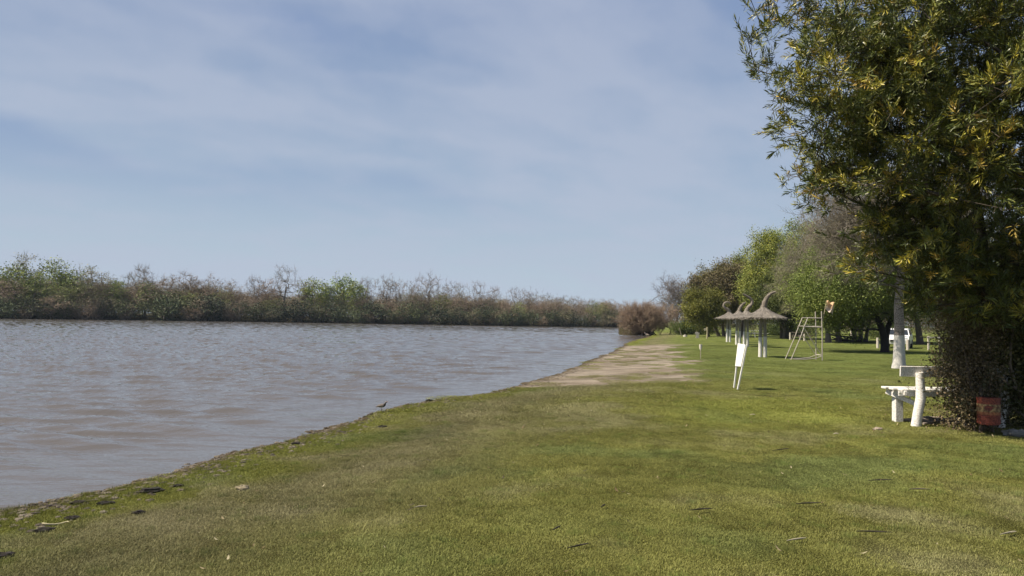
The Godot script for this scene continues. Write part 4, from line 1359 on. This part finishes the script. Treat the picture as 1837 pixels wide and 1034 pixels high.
func notice_board() -> void:
	var o := thing("notice_board", "blank white board leaning on two white legs on the lawn", "sign", Vector3(5.52, 0, -18.17))
	var pm := grain(mat("white_board", 0.6), noise_tex(256, 74, 0.05, Color(0.9, 0.9, 0.88), Color(1, 1, 1), 1.5, 3), 2.0)
	var c := Color(0.78, 0.78, 0.76)
	var a0 := Vector3(0.02, -0.06, -0.22)
	var a1 := Vector3(0.15, 1.09, -0.22)
	var b0 := Vector3(-0.03, -0.06, 0.22)
	var b1 := Vector3(0.2, 1.08, 0.22)
	for e in [[a0, a1], [b0, b1]]:
		var mb := MB.new()
		var d: Vector3 = (e[1] - e[0]).normalized()
		var z := Vector3(0, 0, 1)
		mb.box((e[0] + e[1]) * 0.5, Vector3(0.035, e[0].distance_to(e[1]), 0.04), Basis(d.cross(z).normalized(), d, z), 0.004, c)
		obj("leg", mb.mesh(), pm, o)
	var pb := MB.new()
	var pl := []
	for q in [[a0, a1, 0.5], [a0, a1, 0.99], [b0, b1, 0.985], [b0, b1, 0.52]]: pl.append(q[0].lerp(q[1], q[2]) + Vector3(-0.024, 0.02, 0))
	var th := Vector3(-0.012, 0.002, 0)
	pb.quad(pl[0] + th, pl[1] + th, pl[2] + th, pl[3] + th, c)
	pb.quad(pl[3], pl[2], pl[1], pl[0], c)
	for i in 4: pb.quad(pl[i], pl[(i + 1) % 4], pl[(i + 1) % 4] + th, pl[i] + th, c)
	obj("board", pb.mesh(), pm, o)

func bench() -> void:
	var o := thing("bench", "white painted plank bench with log posts half hidden in bramble", "bench", Vector3(6.2, 0, -12.2))
	var pm := grain(mat("bench_paint", 0.75), noise_tex(256, 75, 0.05, Color(0.8, 0.78, 0.74), Color(1, 1, 1), 1.8, 5), 2.6)
	var c := Color(0.82, 0.81, 0.79)
	var part := func(nm: String, at: Vector3, size: Vector3, bas := Basis.IDENTITY):
		var mb := MB.new()
		mb.box(at, size, bas, 0.008, c * rng.randf_range(0.94, 1.0))
		obj(nm, mb.mesh(), pm, o)
	# three seat planks, the far one reaching farthest left
	part.call("seat_plank", Vector3(0.93, 0.565, -0.24), Vector3(1.76, 0.038, 0.15))
	part.call("seat_plank", Vector3(0.95, 0.562, -0.07), Vector3(1.72, 0.038, 0.15))
	part.call("seat_plank", Vector3(0.99, 0.56, 0.1), Vector3(1.68, 0.038, 0.15))
	part.call("apron", Vector3(0.9, 0.50, 0.155), Vector3(1.6, 0.075, 0.028))
	part.call("back_board", Vector3(0.98, 0.875, 0.3), Vector3(1.86, 0.17, 0.028), Basis(Vector3.RIGHT, 0.08))
	for x in [0.27, 1.6]:
		part.call("bearer", Vector3(x - 0.07, 0.515, -0.05), Vector3(0.05, 0.075, 0.5))
		part.call("leg", Vector3(x, 0.24, -0.2), Vector3(0.13, 0.56, 0.13))
		var br := MB.new()
		var a := Vector3(x - 0.16, 0.5, -0.26)
		var b := Vector3(x + 0.2, 0.3, 0.24)
		var d := (b - a).normalized()
		var sd := d.cross(Vector3.UP).normalized()
		br.box((a + b) * 0.5, Vector3(0.035, 0.075, a.distance_to(b)), Basis(sd, d.cross(sd) * -1.0, d), 0.006, c)
		obj("brace", br.mesh(), pm, o)
		var mb := MB.new()
		mb.tube(pv([Vector3(x + 0.01, -0.05, 0.33), Vector3(x + 0.04, 0.2, 0.34), Vector3(x + 0.09, 0.45, 0.34), Vector3(x + 0.09, 0.65, 0.33), Vector3(x + 0.08, 0.86, 0.33)]), pf([0.08, 0.074, 0.076, 0.068, 0.06]), 12, c)
		obj("log_post", mb.mesh(), pm, o)
	for i in 3:
		part.call("stretcher", Vector3(0.34 + i * 0.09, 0.43, 0.06), Vector3(0.016, 0.13, 0.02))

func bin() -> void:
	var o := thing("waste_bin", "battered red drum bin with faded cream band under the near tree", "bin", Vector3(7.12, height(7.12, -11.05), -11.05))
	o.scale = Vector3.ONE * 0.92
	var pm := grain(mat("red_drum", 0.6), noise_tex(256, 76, 0.05, Color(0.55, 0.45, 0.42), Color(1, 1, 1), 2.4, 4), 3.0)
	var c := Color(0.29, 0.065, 0.035)
	var lathe := func(prof: Array, col: Color) -> ArrayMesh:
		var mb := MB.new()
		var P := PackedVector3Array()
		var R := PackedFloat32Array()
		for p in prof:
			P.append(Vector3(0, p[1], 0)); R.append(p[0])
		mb.tube(P, R, 28, col, true)
		return mb.mesh()
	obj("drum", lathe.call([[0.125, 0.17], [0.16, 0.185], [0.166, 0.2], [0.163, 0.29], [0.169, 0.30], [0.163, 0.31], [0.163, 0.45], [0.169, 0.46], [0.163, 0.47], [0.162, 0.57], [0.17, 0.585], [0.17, 0.6], [0.15, 0.602], [0.15, 0.4], [0.02, 0.39]], c), pm, o)
	# faded picture band: plain cream with a dark blot and stem
	var W := 256
	var img := Image.create(W, 96, false, Image.FORMAT_RGB8)
	var f := FastNoiseLite.new()
	f.seed = 5; f.frequency = 0.03
	for y in 96:
		for x in W:
			var q := Color(0.62, 0.53, 0.36).lerp(Color(0.36, 0.27, 0.17), clampf(0.5 + f.get_noise_2d(x, y) * 1.3, 0, 1))
			var u := (x - 128.0) / 34.0
			var v := (y - 34.0) / 24.0
			if u * u + v * v < 1.0 + f.get_noise_2d(x * 3.0, y * 3.0) * 0.9: q = q.lerp(Color(0.3, 0.1, 0.1), 0.85)
			if absf(x - 128.0) < 4.0 and y > 34 and y < 84: q = Color(0.22, 0.1, 0.09)
			if y > 70 + 8.0 * f.get_noise_2d(x * 2.0, 9.0): q = q.lerp(Color(0.55, 0.25, 0.14), 0.5)
			img.set_pixel(x, y, q)
	var bm := StandardMaterial3D.new()
	bm.resource_name = "faded_print"
	bm.albedo_texture = ImageTexture.create_from_image(img)
	bm.roughness = 0.7
	var bb := MB.new()
	for i in 21:
		var a := lerpf(-1.4, 1.4, i / 20.0) + 0.55
		for j in 2:
			var q := Vector3(-sin(a), 0, cos(a))
			bb.add(q * 0.1665 + Vector3(0, 0.335 + j * 0.17, 0), q, Color.WHITE, Vector2(1.0 - i / 20.0, 1.0 - j))
	for i in 20:
		var k := i * 2
		bb.ix.append(k); bb.ix.append(k + 2); bb.ix.append(k + 1); bb.ix.append(k + 1); bb.ix.append(k + 2); bb.ix.append(k + 3)
	obj("printed_band", bb.mesh(), bm, o)
	var sb := MB.new()
	sb.bar(Vector3(0, -0.06, -0.2), Vector3(0, 0.75, -0.2), 0.03, 0.028, 8, Color(0.08, 0.06, 0.05))
	obj("stake", sb.mesh(), mat("bark", 0.95), o)
	var hb := MB.new()
	hb.bar(Vector3(0, 0.5, -0.19), Vector3(0, 0.5, -0.15), 0.02, 0.02, 8, Color(0.1, 0.09, 0.08))
	hb.bar(Vector3(0, 0.25, -0.19), Vector3(0, 0.25, -0.15), 0.02, 0.02, 8, Color(0.1, 0.09, 0.08))
	obj("bracket", hb.mesh(), mat("bark", 0.95), o)

# ------------------------------------------------------------------ lesser things
func stone(seed_: int, size: Vector3, col: Color) -> ArrayMesh:
	var f := FastNoiseLite.new()
	f.seed = seed_; f.frequency = 0.9
	var mb := MB.new()
	var P := []
	for i in 9:
		var row := []
		for j in 14:
			var a := PI * i / 8.0
			var b := TAU * j / 14.0
			var d := Vector3(sin(a) * cos(b), cos(a), sin(a) * sin(b))
			row.append(d * size * (1.0 + 0.7 * f.get_noise_3dv(d * 2.4)))
		P.append(row)
	for i in 8:
		for j in 14:
			mb.quad(P[i][j], P[i][(j + 1) % 14], P[i + 1][(j + 1) % 14], P[i + 1][j], col * rng.randf_range(0.85, 1.15))
	return mb.mesh()

func put(called: String, mesh: Mesh, m: Material, label: String, category: String, x: float, z: float, dy := 0.0, group := "", turn := 0.0) -> MeshInstance3D:
	var o := obj(called, mesh, m)
	o.position = Vector3(x, height(x, z) + dy, z)
	o.rotation.y = turn
	tag(o, label, category, group)
	return o

func small_things() -> void:
	var dull := mat("clod", 1.0)
	var white := mat("white_metal", 0.5)
	var wc := Color(0.75, 0.74, 0.7)
	# clods and holes along the bank
	var clods := [
		[-3.8, -5.62, 0.12, "black clod at the left edge of the lawn, nearest the camera"], [-3.92, -6.33, 0.10, "long dark clod just below the pale curved stick"], [-3.94, -6.77, 0.08, "small dark clod right of the pale curved stick"],
		[-3.93, -7.29, 0.1, "dark clod on the bank below the leftmost bend"], [-3.75, -7.84, 0.15, "longest dark clod on the grassy bank"], [-4.21, -7.33, 0.09, "small dark clod closest to the water at the left"], [-3.42, -6.92, 0.07, "thin dark clod inland of the longest clod"], [-3.59, -8.12, 0.07, "little clod just past the longest clod"],
		[-2.17, -12.67, 0.1, "dark clod on the bank below the lapwing"], [-3.14, -10.95, 0.08, "dark clod at the waterline before the bank's bulge"], [-1.85, -16.97, 0.1, "dark clod at the waterline beyond the lapwing"]]
	for i in clods.size():
		var c: Array = clods[i]
		put("clod", stone(400 + i, Vector3(c[2] * 0.8, c[2] * 0.24, c[2] * 0.36), Color(0.016, 0.013, 0.01)), dull, c[3], "clod", c[0], c[1], 0.015, "dark clods along the bank", 0.4)
	put("stone", stone(430, Vector3(0.075, 0.04, 0.05), Color(0.2, 0.17, 0.11)), dull, "lone tan stone on the lawn near the left bank", "stone", -2.81, -7.9, 0.02)
	put("stone", stone(431, Vector3(0.2, 0.06, 0.12), Color(0.2, 0.19, 0.17)), dull, "flat grey stone in the shade beside the red bin", "stone", 7.5, -11.0, 0.04)
	put("stone", stone(432, Vector3(0.07, 0.03, 0.05), Color(0.24, 0.2, 0.15)), dull, "pale stone in the bare patch before the bench", "stone", 5.62, -11.35, 0.01)
	# crumbs of mud and washed-up bits along the waterline, and coarser tufts
	var mx := []
	var mc := PackedColorArray()
	var tx := []
	var tc := PackedColorArray()
	for i in 3600:
		var a := rng.randf_range(-38.0, 9.0)
		var r := shore_at(a)
		if r > 70.0: continue
		var x := sin(deg_to_rad(a)) * r + rng.randf_range(-0.2, 0.9)
		var z := -cos(deg_to_rad(a)) * r + rng.randf_range(-0.9, 0.9)
		var d := shore_dist(x, z)
		if d < -0.12 or d > 1.6: continue
		if i % 6 == 0 and d > 0.25 and sandiness(x, z, d) < 0.3:
			tx.append(Transform3D(Basis(Vector3.UP, rng.randf() * TAU).scaled(Vector3(0.45, rng.randf_range(1.2, 2.4), 0.45)), Vector3(x, height(x, z), z)))
			tc.append(lawn_colour(x, z, d) * rng.randf_range(0.8, 1.1))
		elif d < 0.7 or rng.randf() < 0.25:
			mx.append(Transform3D(Basis(Vector3.UP, rng.randf() * TAU).scaled(Vector3(1, 0.6, 1) * rng.randf_range(0.25, 1.2) * rng.randf_range(0.6, 1.3)), Vector3(x, height(x, z), z)))
			mc.append([Color(0.1, 0.08, 0.055), Color(0.05, 0.04, 0.03), Color(0.13, 0.11, 0.08)][rng.randi() % 3])
	var mo := swarm("mud_crumbs", stone(470, Vector3(0.035, 0.02, 0.025), Color(1, 1, 1)), dull, mx, mc)
	tag(mo, "crumbs of mud and washed up bits along the waterline", "mud crumbs")
	var to := swarm("bank_grass", blade_patch(480, 160, 0.2, 0.03, 0.0022), mat("grass_blade", 0.75, Color.WHITE, Color(0.35, 0.35, 0.25)), tx, tc)
	tag(to, "coarser grass tufts along the eroded edge of the bank", "grass")
	var cx := []
	var cc := PackedColorArray()
	for i in 2600:
		var p := polar(rng.randf_range(-40.0, 40.0), 3.5 + 17.0 * pow(rng.randf(), 0.7))
		var d := shore_dist(p.x, p.z)
		if d < 1.0 or sandiness(p.x, p.z, d) > 0.3: continue
		cx.append(Transform3D(Basis(Vector3.UP, rng.randf() * TAU).scaled(Vector3(0.5, rng.randf_range(1.2, 2.1), 0.5) * rng.randf_range(0.7, 1.3)), Vector3(p.x, height(p.x, p.z), p.z)))
		cc.append(lawn_colour(p.x, p.z, d).lerp(Color(0.15, 0.21, 0.05), rng.randf() * 0.6) * rng.randf_range(0.8, 1.15))
	var co := swarm("grass_clumps", blade_patch(481, 150, 0.14, 0.028, 0.002), mat("grass_blade", 0.75, Color.WHITE, Color(0.35, 0.35, 0.25)), cx, cc)
	tag(co, "slightly taller green clumps scattered over the lawn", "grass")
	# pale curved stick
	var cb := MB.new()
	var P := []
	for i in 9: P.append(Vector3(-0.09 + i * 0.028, 0.012 + 0.01 * sin(i), 0.05 * sin(i * 0.75)))
	cb.tube(pv(P), pf([0.004, 0.007, 0.008, 0.008, 0.008, 0.007, 0.006, 0.005, 0.003]), 6, Color(0.36, 0.32, 0.2))
	put("curved_stick", cb.mesh(), dull, "pale curved stick among the clods on the left bank", "stick", -3.98, -6.54, 0.01)
	# sticks on the lawn
	var st := [
		[1.64, -6.32, 0.11, 0.2, "dark stick in the middle of the near lawn, right of the black leaf", 0.02], [0.82, -6.44, 0.05, 1.0, "small black leaf curl in the middle of the near lawn", 0.02], [0.51, -5.28, 0.1, 0.5, "dark stick at the bottom centre of the lawn", 0.03],
		[2.64, -6.56, 0.12, 0.1, "dark stick on the right lawn, left of the brown leaf", 0.03], [2.8, -5.71, 0.13, -0.2, "dark forked stick on the near right lawn", 0.03], [2.12, -5.48, 0.09, 0.3, "pale straw stick on the near lawn right of centre", 0.3], [3.94, -7.15, 0.1, -0.1, "brown stick on the right lawn below the bench", 0.08],
		[3.78, -7.57, 0.14, 0.1, "dark long stick on the right lawn below the bench", 0.03], [3.85, -5.75, 0.1, 0.4, "pale broad leaf at the lower right of the lawn", 0.25], [-0.77, -6.58, 0.06, 0.3, "pale dry leaf on the lawn left of centre", 0.25], [4.17, -12.77, 0.06, 0.3, "white scrap on the lawn below the notice board", 0.6],
		[3.4, -9.3, 0.15, 0.45, "thin dark stick right of the white scrap", 0.03], [0.38, -5.75, 0.06, 0.9, "dark crumb of bark left of the bottom centre stick", 0.03], [4.7, -10.71, 0.05, 0.2, "white fleck on the lawn left of the bench's bare patch", 0.6]]
	for i in st.size():
		var s: Array = st[i]
		var mb := MB.new()
		var l: float = s[2]
		var k: float = s[5]
		mb.tube(pv([Vector3(-l, 0.012, 0), Vector3(-l * 0.3, 0.022, l * 0.12), Vector3(l * 0.4, 0.02, 0), Vector3(l, 0.016, -l * 0.15)]), pf([0.003, 0.007, 0.006, 0.002]), 5, Color(k, k * 0.88, k * 0.65))
		if l > 0.09: mb.tube(pv([Vector3(0, 0.02, l * 0.06), Vector3(l * 0.4, 0.03, l * 0.35)]), pf([0.004, 0.002]), 4, Color(k, k * 0.88, k * 0.65))
		put("stick", mb.mesh(), dull, s[4], "stick" if not ("leaf" in s[4] or "scrap" in s[4] or "fleck" in s[4]) else "leaf", s[0], s[1], 0.012, "litter on the lawn", s[3])
	# litter too small to count
	var xs := []
	var cs := PackedColorArray()
	var lf := MB.new()
	leaf(lf, Vector3.ZERO, Vector3.RIGHT, Vector3(0, 0, 1), 0.06, 0.008, Color.WHITE, 0.4)
	for i in 500:
		var x := rng.randf_range(-3.0, 9.0)
		var z := -rng.randf_range(4.2, 20.0)
		if shore_dist(x, z) < 1.5: continue
		var b := Basis(Vector3.UP, rng.randf() * TAU) * Basis(Vector3(0, 0, 1), rng.randf_range(-0.2, 0.4))
		xs.append(Transform3D(b.scaled(Vector3.ONE * rng.randf_range(0.4, 1.2)), Vector3(x, height(x, z) + 0.028, z)))
		cs.append([Color(0.26, 0.21, 0.12), Color(0.33, 0.29, 0.18), Color(0.06, 0.045, 0.03), Color(0.16, 0.11, 0.06)][rng.randi() % 4])
	var lo := swarm("leaf_litter", lf.mesh(), mat("leaf", 0.6, Color.WHITE, Color(0.5, 0.5, 0.3)), xs, cs)
	tag(lo, "dry leaves and straw scattered over the lawn", "leaf litter")
	# bare patch and fallen wood under the bench
	for i in 7:
		var mb := MB.new()
		var l := rng.randf_range(0.25, 0.55)
		mb.tube(pv([Vector3(-l, 0.03, 0), Vector3(0, 0.05, rng.randf_range(-0.05, 0.05)), Vector3(l, 0.03, 0)]), pf([0.02, 0.035, 0.015]), 7, Color(0.24, 0.2, 0.17))
		put("fallen_branch", mb.mesh(), mat("bark", 0.95), "grey fallen branch on the ground behind the bench's log post, %s from the left" % ordinal(i), "branch", 6.75 + i * 0.14, -12.15 - rng.randf() * 0.5, 0.0, "fallen branches under the bramble", rng.randf_range(-0.6, 0.6))
	# lapwings at the waterline
	bird("lapwing", "lapwing with black breast standing at the near waterline", Vector3(-2.56, -0.29, -14.83), 0.62, 0.3)
	bird("lapwing", "pale breasted bird at the far waterline before the reddish bush", Vector3(14.2, -0.1, -77.5), 1.7, 2.4)
	# marker stakes
	var sb := MB.new()
	sb.bar(Vector3(0, -0.05, 0), Vector3(0, 0.45, 0), 0.018, 0.018, 8, Color(0.5, 0.48, 0.4))
	var so := thing("marker_stake", "thin stake with small white paddle at the beach's right end", "stake", Vector3(8.52, height(8.52, -33.26), -33.26))
	obj("stake", sb.mesh(), white, so)
	var sp := MB.new()
	sp.tube(pv([Vector3(0, 0.38, 0), Vector3(0, 0.46, 0), Vector3(0, 0.62, 0), Vector3(0, 0.64, 0)]), pf([0.02, 0.055, 0.075, 0.06]), 12, wc)
	obj("paddle", sp.mesh(), white, so)
	var yo := thing("cream_post", "cream post with a short side arm beyond the beach", "post", Vector3(19.55, 0, -73.8))
	var yb := MB.new()
	yb.box(Vector3(0, 0.55, 0), Vector3(0.13, 1.2, 0.13), Basis.IDENTITY, 0.015, Color(0.62, 0.58, 0.4))
	obj("post", yb.mesh(), white, yo)
	var ya := MB.new()
	ya.box(Vector3(-0.2, 0.9, 0), Vector3(0.26, 0.22, 0.06), Basis(Vector3(0, 0, 1), 0.4), 0.01, Color(0.66, 0.62, 0.5))
	obj("side_arm", ya.mesh(), white, yo)
	var ab := MB.new()
	ab.box(Vector3(0, 0.3, 0), Vector3(0.24, 0.66, 0.03), Basis(Vector3(0, 0, 1), 0.35), 0.008, wc)
	ab.box(Vector3(0.1, 0.26, -0.2), Vector3(0.24, 0.62, 0.03), Basis(Vector3(0, 0, 1), -0.35), 0.008, wc)
	put("folding_board", ab.mesh(), white, "slanted white folding board left of the cream post", "sign", 19.0, -75.6)
	var wb2 := MB.new()
	wb2.tube(pv([Vector3(0, -0.02, 0), Vector3(0, 0.1, 0), Vector3(0, 0.2, 0), Vector3(0, 0.26, 0)]), pf([0.24, 0.25, 0.17, 0.05]), 14, wc)
	put("white_buoy", wb2.mesh(), white, "small white float lying on the grass beyond the beach", "buoy", 19.6, -83.3)
	var lb := MB.new()
	lb.bar(Vector3(0.14, -0.05, 0), Vector3(-0.16, 1.0, 0), 0.06, 0.05, 9, Color(0.36, 0.34, 0.28))
	put("leaning_stake", lb.mesh(), white, "pale leaning stake before the dark bush by the float", "stake", 19.7, -86.0)
	# white bollards
	var bl := [[28.42, -75.36, 0.75, "white bollard left of the dark picnic table"], [28.3, -71.4, 0.7, "white bollard behind the lifeguard chair's brace"], [26.04, -52.56, 0.75, "white bollard left of the dark tree trunk"], [26.2, -48.88, 0.7, "white bollard right of the white painted trunk"]]
	for b in bl:
		var mb := MB.new()
		var h: float = b[2]
		mb.tube(pv([Vector3(0, -0.05, 0), Vector3(0, 0.02, 0), Vector3(0, h - 0.03, 0), Vector3(0, h, 0)]), pf([0.1, 0.095, 0.088, 0.06]), 12, wc)
		put("bollard", mb.mesh(), white, b[3], "bollard", b[0], b[1], 0.0, "white bollards on the lawn")
	# slim white painted trunk far back
	var wt := thing("slim_trunk_tree", "slim tree with white painted foot in the gap behind the lawn", "tree", Vector3(40.2, 0, -87.4))
	var w1 := MB.new()
	w1.tube(pv([Vector3(0, -0.05, 0), Vector3(0.05, 1.2, 0)]), pf([0.17, 0.13]), 10, wc, false)
	obj("painted_foot", w1.mesh(), white, wt)
	var w2 := MB.new()
	w2.tube(pv([Vector3(0.05, 1.15, 0), Vector3(0.2, 2.6, 0), Vector3(0.7, 4.4, 0)]), pf([0.128, 0.11, 0.07]), 10, Color(0.09, 0.07, 0.055))
	obj("trunk", w2.mesh(), mat("bark", 0.95), wt)
	# picnic tables
	picnic("white picnic table in the shade behind the shades", Vector3(29.3, 0, -87.8), 0.1, wc)
	picnic("dark weathered picnic table behind the lifeguard chair", Vector3(29.6, 0, -75.5), 0.35, Color(0.12, 0.1, 0.085))
	# fallen dark branches
	var fo := thing("fallen_branches", "dark heap of fallen branches on the lawn behind the lifeguard chair", "branches", Vector3(31.9, 0, -70.0))
	for i in 16:
		var mb := MB.new()
		var x := rng.randf_range(-0.9, 1.1)
		mb.tube(pv([Vector3(x - 0.9, rng.randf_range(0.1, 0.9), rng.randf_range(-0.4, 0.4)), Vector3(x, rng.randf_range(0.1, 0.5), 0), Vector3(x + 0.9, 0.05, rng.randf_range(-0.4, 0.4))]), pf([0.05, 0.06, 0.025]), 6, Color(0.05, 0.042, 0.036))
		obj("branch", mb.mesh(), mat("bark", 0.95), fo)
	# white fence
	var fe := thing("white_fence", "low white rail fence behind the bramble", "fence", Vector3(28.2, 0, -50.0))
	for i in 4:
		var mb := MB.new()
		mb.box(Vector3(i * 0.75, 0.45, 0), Vector3(0.1, 1.0, 0.1), Basis.IDENTITY, 0.01, wc)
		obj("post", mb.mesh(), white, fe)
	for y in [0.85]:
		var mb := MB.new()
		mb.box(Vector3(1.1, y, 0.07), Vector3(2.5, 0.09, 0.03), Basis.IDENTITY, 0.008, wc)
		obj("rail", mb.mesh(), white, fe)
	car()

func picnic(label: String, at: Vector3, turn: float, c: Color) -> void:
	var o := thing("picnic_table", label, "picnic table", at, turn)
	var m := mat("table_paint", 0.8)
	var part := func(nm: String, p: Vector3, s: Vector3, b := Basis.IDENTITY):
		var mb := MB.new()
		mb.box(p, s, b, 0.008, c)
		obj(nm, mb.mesh(), m, o)
	for i in 4: part.call("top_plank", Vector3(0, 0.76, -0.3 + i * 0.2), Vector3(1.8, 0.045, 0.18))
	for s in [-1, 1]:
		part.call("bench_plank", Vector3(0, 0.45, s * 0.72), Vector3(1.8, 0.045, 0.26))
		for x in [-0.65, 0.65]:
			part.call("leg", Vector3(x, 0.36, s * 0.45), Vector3(0.07, 0.86, 0.09), Basis(Vector3.RIGHT, -s * 0.5))
	for x in [-0.65, 0.65]: part.call("crossbeam", Vector3(x + 0.06, 0.4, 0), Vector3(0.045, 0.09, 1.6))

func car() -> void:
	var o := thing("parked_car", "white estate car parked under the trees behind the white painted trunk", "car", Vector3(28.5, 0, -54.5), deg_to_rad(58.0))
	var paint := mat("car_paint", 0.25)
	paint.clearcoat_enabled = true
	paint.clearcoat = 0.6
	var glass := mat("car_glass", 0.08)
	var c := Color(0.72, 0.73, 0.74)
	var hw := 0.84
	# side profile: x along the car, y up
	var low := [Vector2(-2.05, 0.32), Vector2(-2.12, 0.6), Vector2(-2.02, 0.86), Vector2(-0.9, 0.92), Vector2(1.95, 0.9), Vector2(2.08, 0.66), Vector2(2.05, 0.32)]
	var cab := [Vector2(-1.0, 0.91), Vector2(-0.35, 1.36), Vector2(0.2, 1.43), Vector2(1.5, 1.4), Vector2(1.95, 0.9)]
	var bb := MB.new()
	var extr := func(mb: MB, prof: Array, w0: float, w1: float, y0: float, y1: float):
		var n := prof.size()
		var L := []
		var Rr := []
		for p in prof:
			var w := lerpf(w0, w1, clampf((p.y - y0) / (y1 - y0), 0, 1))
			L.append(Vector3(p.x, p.y, -w)); Rr.append(Vector3(p.x, p.y, w))
		for i in n - 1: mb.quad(L[i], L[i + 1], Rr[i + 1], Rr[i], c)
		mb.quad(L[n - 1], L[0], Rr[0], Rr[n - 1], c)
		for i in range(1, n - 1):
			mb.tri(L[0], L[i + 1], L[i], c)
			mb.tri(Rr[0], Rr[i], Rr[i + 1], c)
	extr.call(bb, low, hw - 0.03, hw, 0.3, 0.7)
	extr.call(bb, cab, hw - 0.02, hw - 0.17, 0.9, 1.4)
	obj("body", bb.mesh(), paint, o)
	var gc := Color(0.02, 0.025, 0.03)
	for s in [-1, 1]:
		for wd in [[-0.72, -0.1], [0.0, 0.75], [0.85, 1.5]]:
			var mb := MB.new()
			var y0 := 0.97
			var y1 := 1.32
			var z0: float = s * (hw - 0.02 - 0.15 * (y0 - 0.9) / 0.5 + 0.004)
			var z1: float = s * (hw - 0.02 - 0.15 * (y1 - 0.9) / 0.5 + 0.004)
			var x1: float = wd[0] + (0.42 if wd[0] < -0.5 else 0.02)
			mb.quad(Vector3(wd[0], y0, z0), Vector3(x1, y1, z1), Vector3(wd[1], y1, z1), Vector3(wd[1], y0, z0), gc)
			obj("side_window", mb.mesh(), glass, o)
		for x in [-1.3, 1.3]:
			var tb := MB.new()
			tb.tube(pv([Vector3(x, 0.31, s * 0.66), Vector3(x, 0.31, s * 0.68), Vector3(x, 0.31, s * 0.84), Vector3(x, 0.31, s * 0.86)]), pf([0.27, 0.31, 0.31, 0.27]), 20, Color(0.02, 0.02, 0.02))
			var wh := obj("wheel", tb.mesh(), mat("rubber", 0.9), o)
			var rb := MB.new()
			rb.tube(pv([Vector3(x, 0.31, s * 0.85), Vector3(x, 0.31, s * 0.868)]), pf([0.19, 0.17]), 16, Color(0.4, 0.4, 0.4))
			obj("rim", rb.mesh(), paint, wh)
		var hb := MB.new()
		hb.box(Vector3(-2.07, 0.7, s * 0.6), Vector3(0.06, 0.14, 0.32), Basis.IDENTITY, 0.02, Color(0.5, 0.52, 0.55))
		obj("headlight", hb.mesh(), glass, o)
	var ws := MB.new()
	ws.quad(Vector3(-0.95, 0.955, -0.74), Vector3(-0.42, 1.325, -0.64), Vector3(-0.42, 1.325, 0.64), Vector3(-0.95, 0.955, 0.74), gc)
	obj("windscreen", ws.mesh(), glass, o)
	var gr := MB.new()
	gr.box(Vector3(-2.1, 0.55, 0), Vector3(0.05, 0.14, 0.7), Basis.IDENTITY, 0.015, Color(0.03, 0.03, 0.03))
	obj("grille", gr.mesh(), glass, o)

func bird(called: String, label: String, at: Vector3, sc: float, turn: float) -> void:
	var o := thing(called, label, "bird", at, turn)
	o.scale = Vector3.ONE * sc
	var mb := MB.new()
	# tail, body, breast, neck, head, bill: one tube
	var P := pv([Vector3(-0.17, 0.17, 0), Vector3(-0.1, 0.185, 0), Vector3(-0.02, 0.195, 0), Vector3(0.06, 0.205, 0), Vector3(0.1, 0.235, 0), Vector3(0.115, 0.275, 0), Vector3(0.13, 0.305, 0), Vector3(0.155, 0.312, 0), Vector3(0.17, 0.312, 0), Vector3(0.205, 0.308, 0)])
	var R := pf([0.012, 0.04, 0.062, 0.06, 0.042, 0.028, 0.03, 0.026, 0.009, 0.002])
	mb.tube(P, R, 12, Color(0.12, 0.1, 0.085))
	for i in mb.v.size():                                   # plumage: black breast and face, white belly, grey brown back
		var p := mb.v[i]
		if p.x > 0.05 and p.x < 0.125 and p.y < 0.27: mb.c[i] = Color(0.012, 0.012, 0.014)
		elif p.y < 0.165: mb.c[i] = Color(0.7, 0.69, 0.66)
		elif p.x > 0.16: mb.c[i] = Color(0.4, 0.12, 0.08)
		elif p.x > 0.115 and p.y > 0.27: mb.c[i] = Color(0.16, 0.15, 0.15)
	for s in [-1, 1]:
		mb.tube(pv([Vector3(-0.01, 0.16, s * 0.022), Vector3(0.0, 0.085, s * 0.024), Vector3(-0.008, 0.0, s * 0.024)]), pf([0.008, 0.0045, 0.004]), 5, Color(0.25, 0.1, 0.08))
		mb.tube(pv([Vector3(-0.012, 0.003, s * 0.024), Vector3(0.03, 0.003, s * 0.03)]), pf([0.004, 0.002]), 4, Color(0.25, 0.1, 0.08))
		mb.tube(pv([Vector3(0.07, 0.215, s * 0.045), Vector3(0.0, 0.205, s * 0.062), Vector3(-0.1, 0.185, s * 0.045), Vector3(-0.19, 0.168, s * 0.012)]), pf([0.01, 0.03, 0.022, 0.004]), 7, Color(0.15, 0.12, 0.095))
	obj("body", mb.mesh(), mat("plumage", 0.8), o)
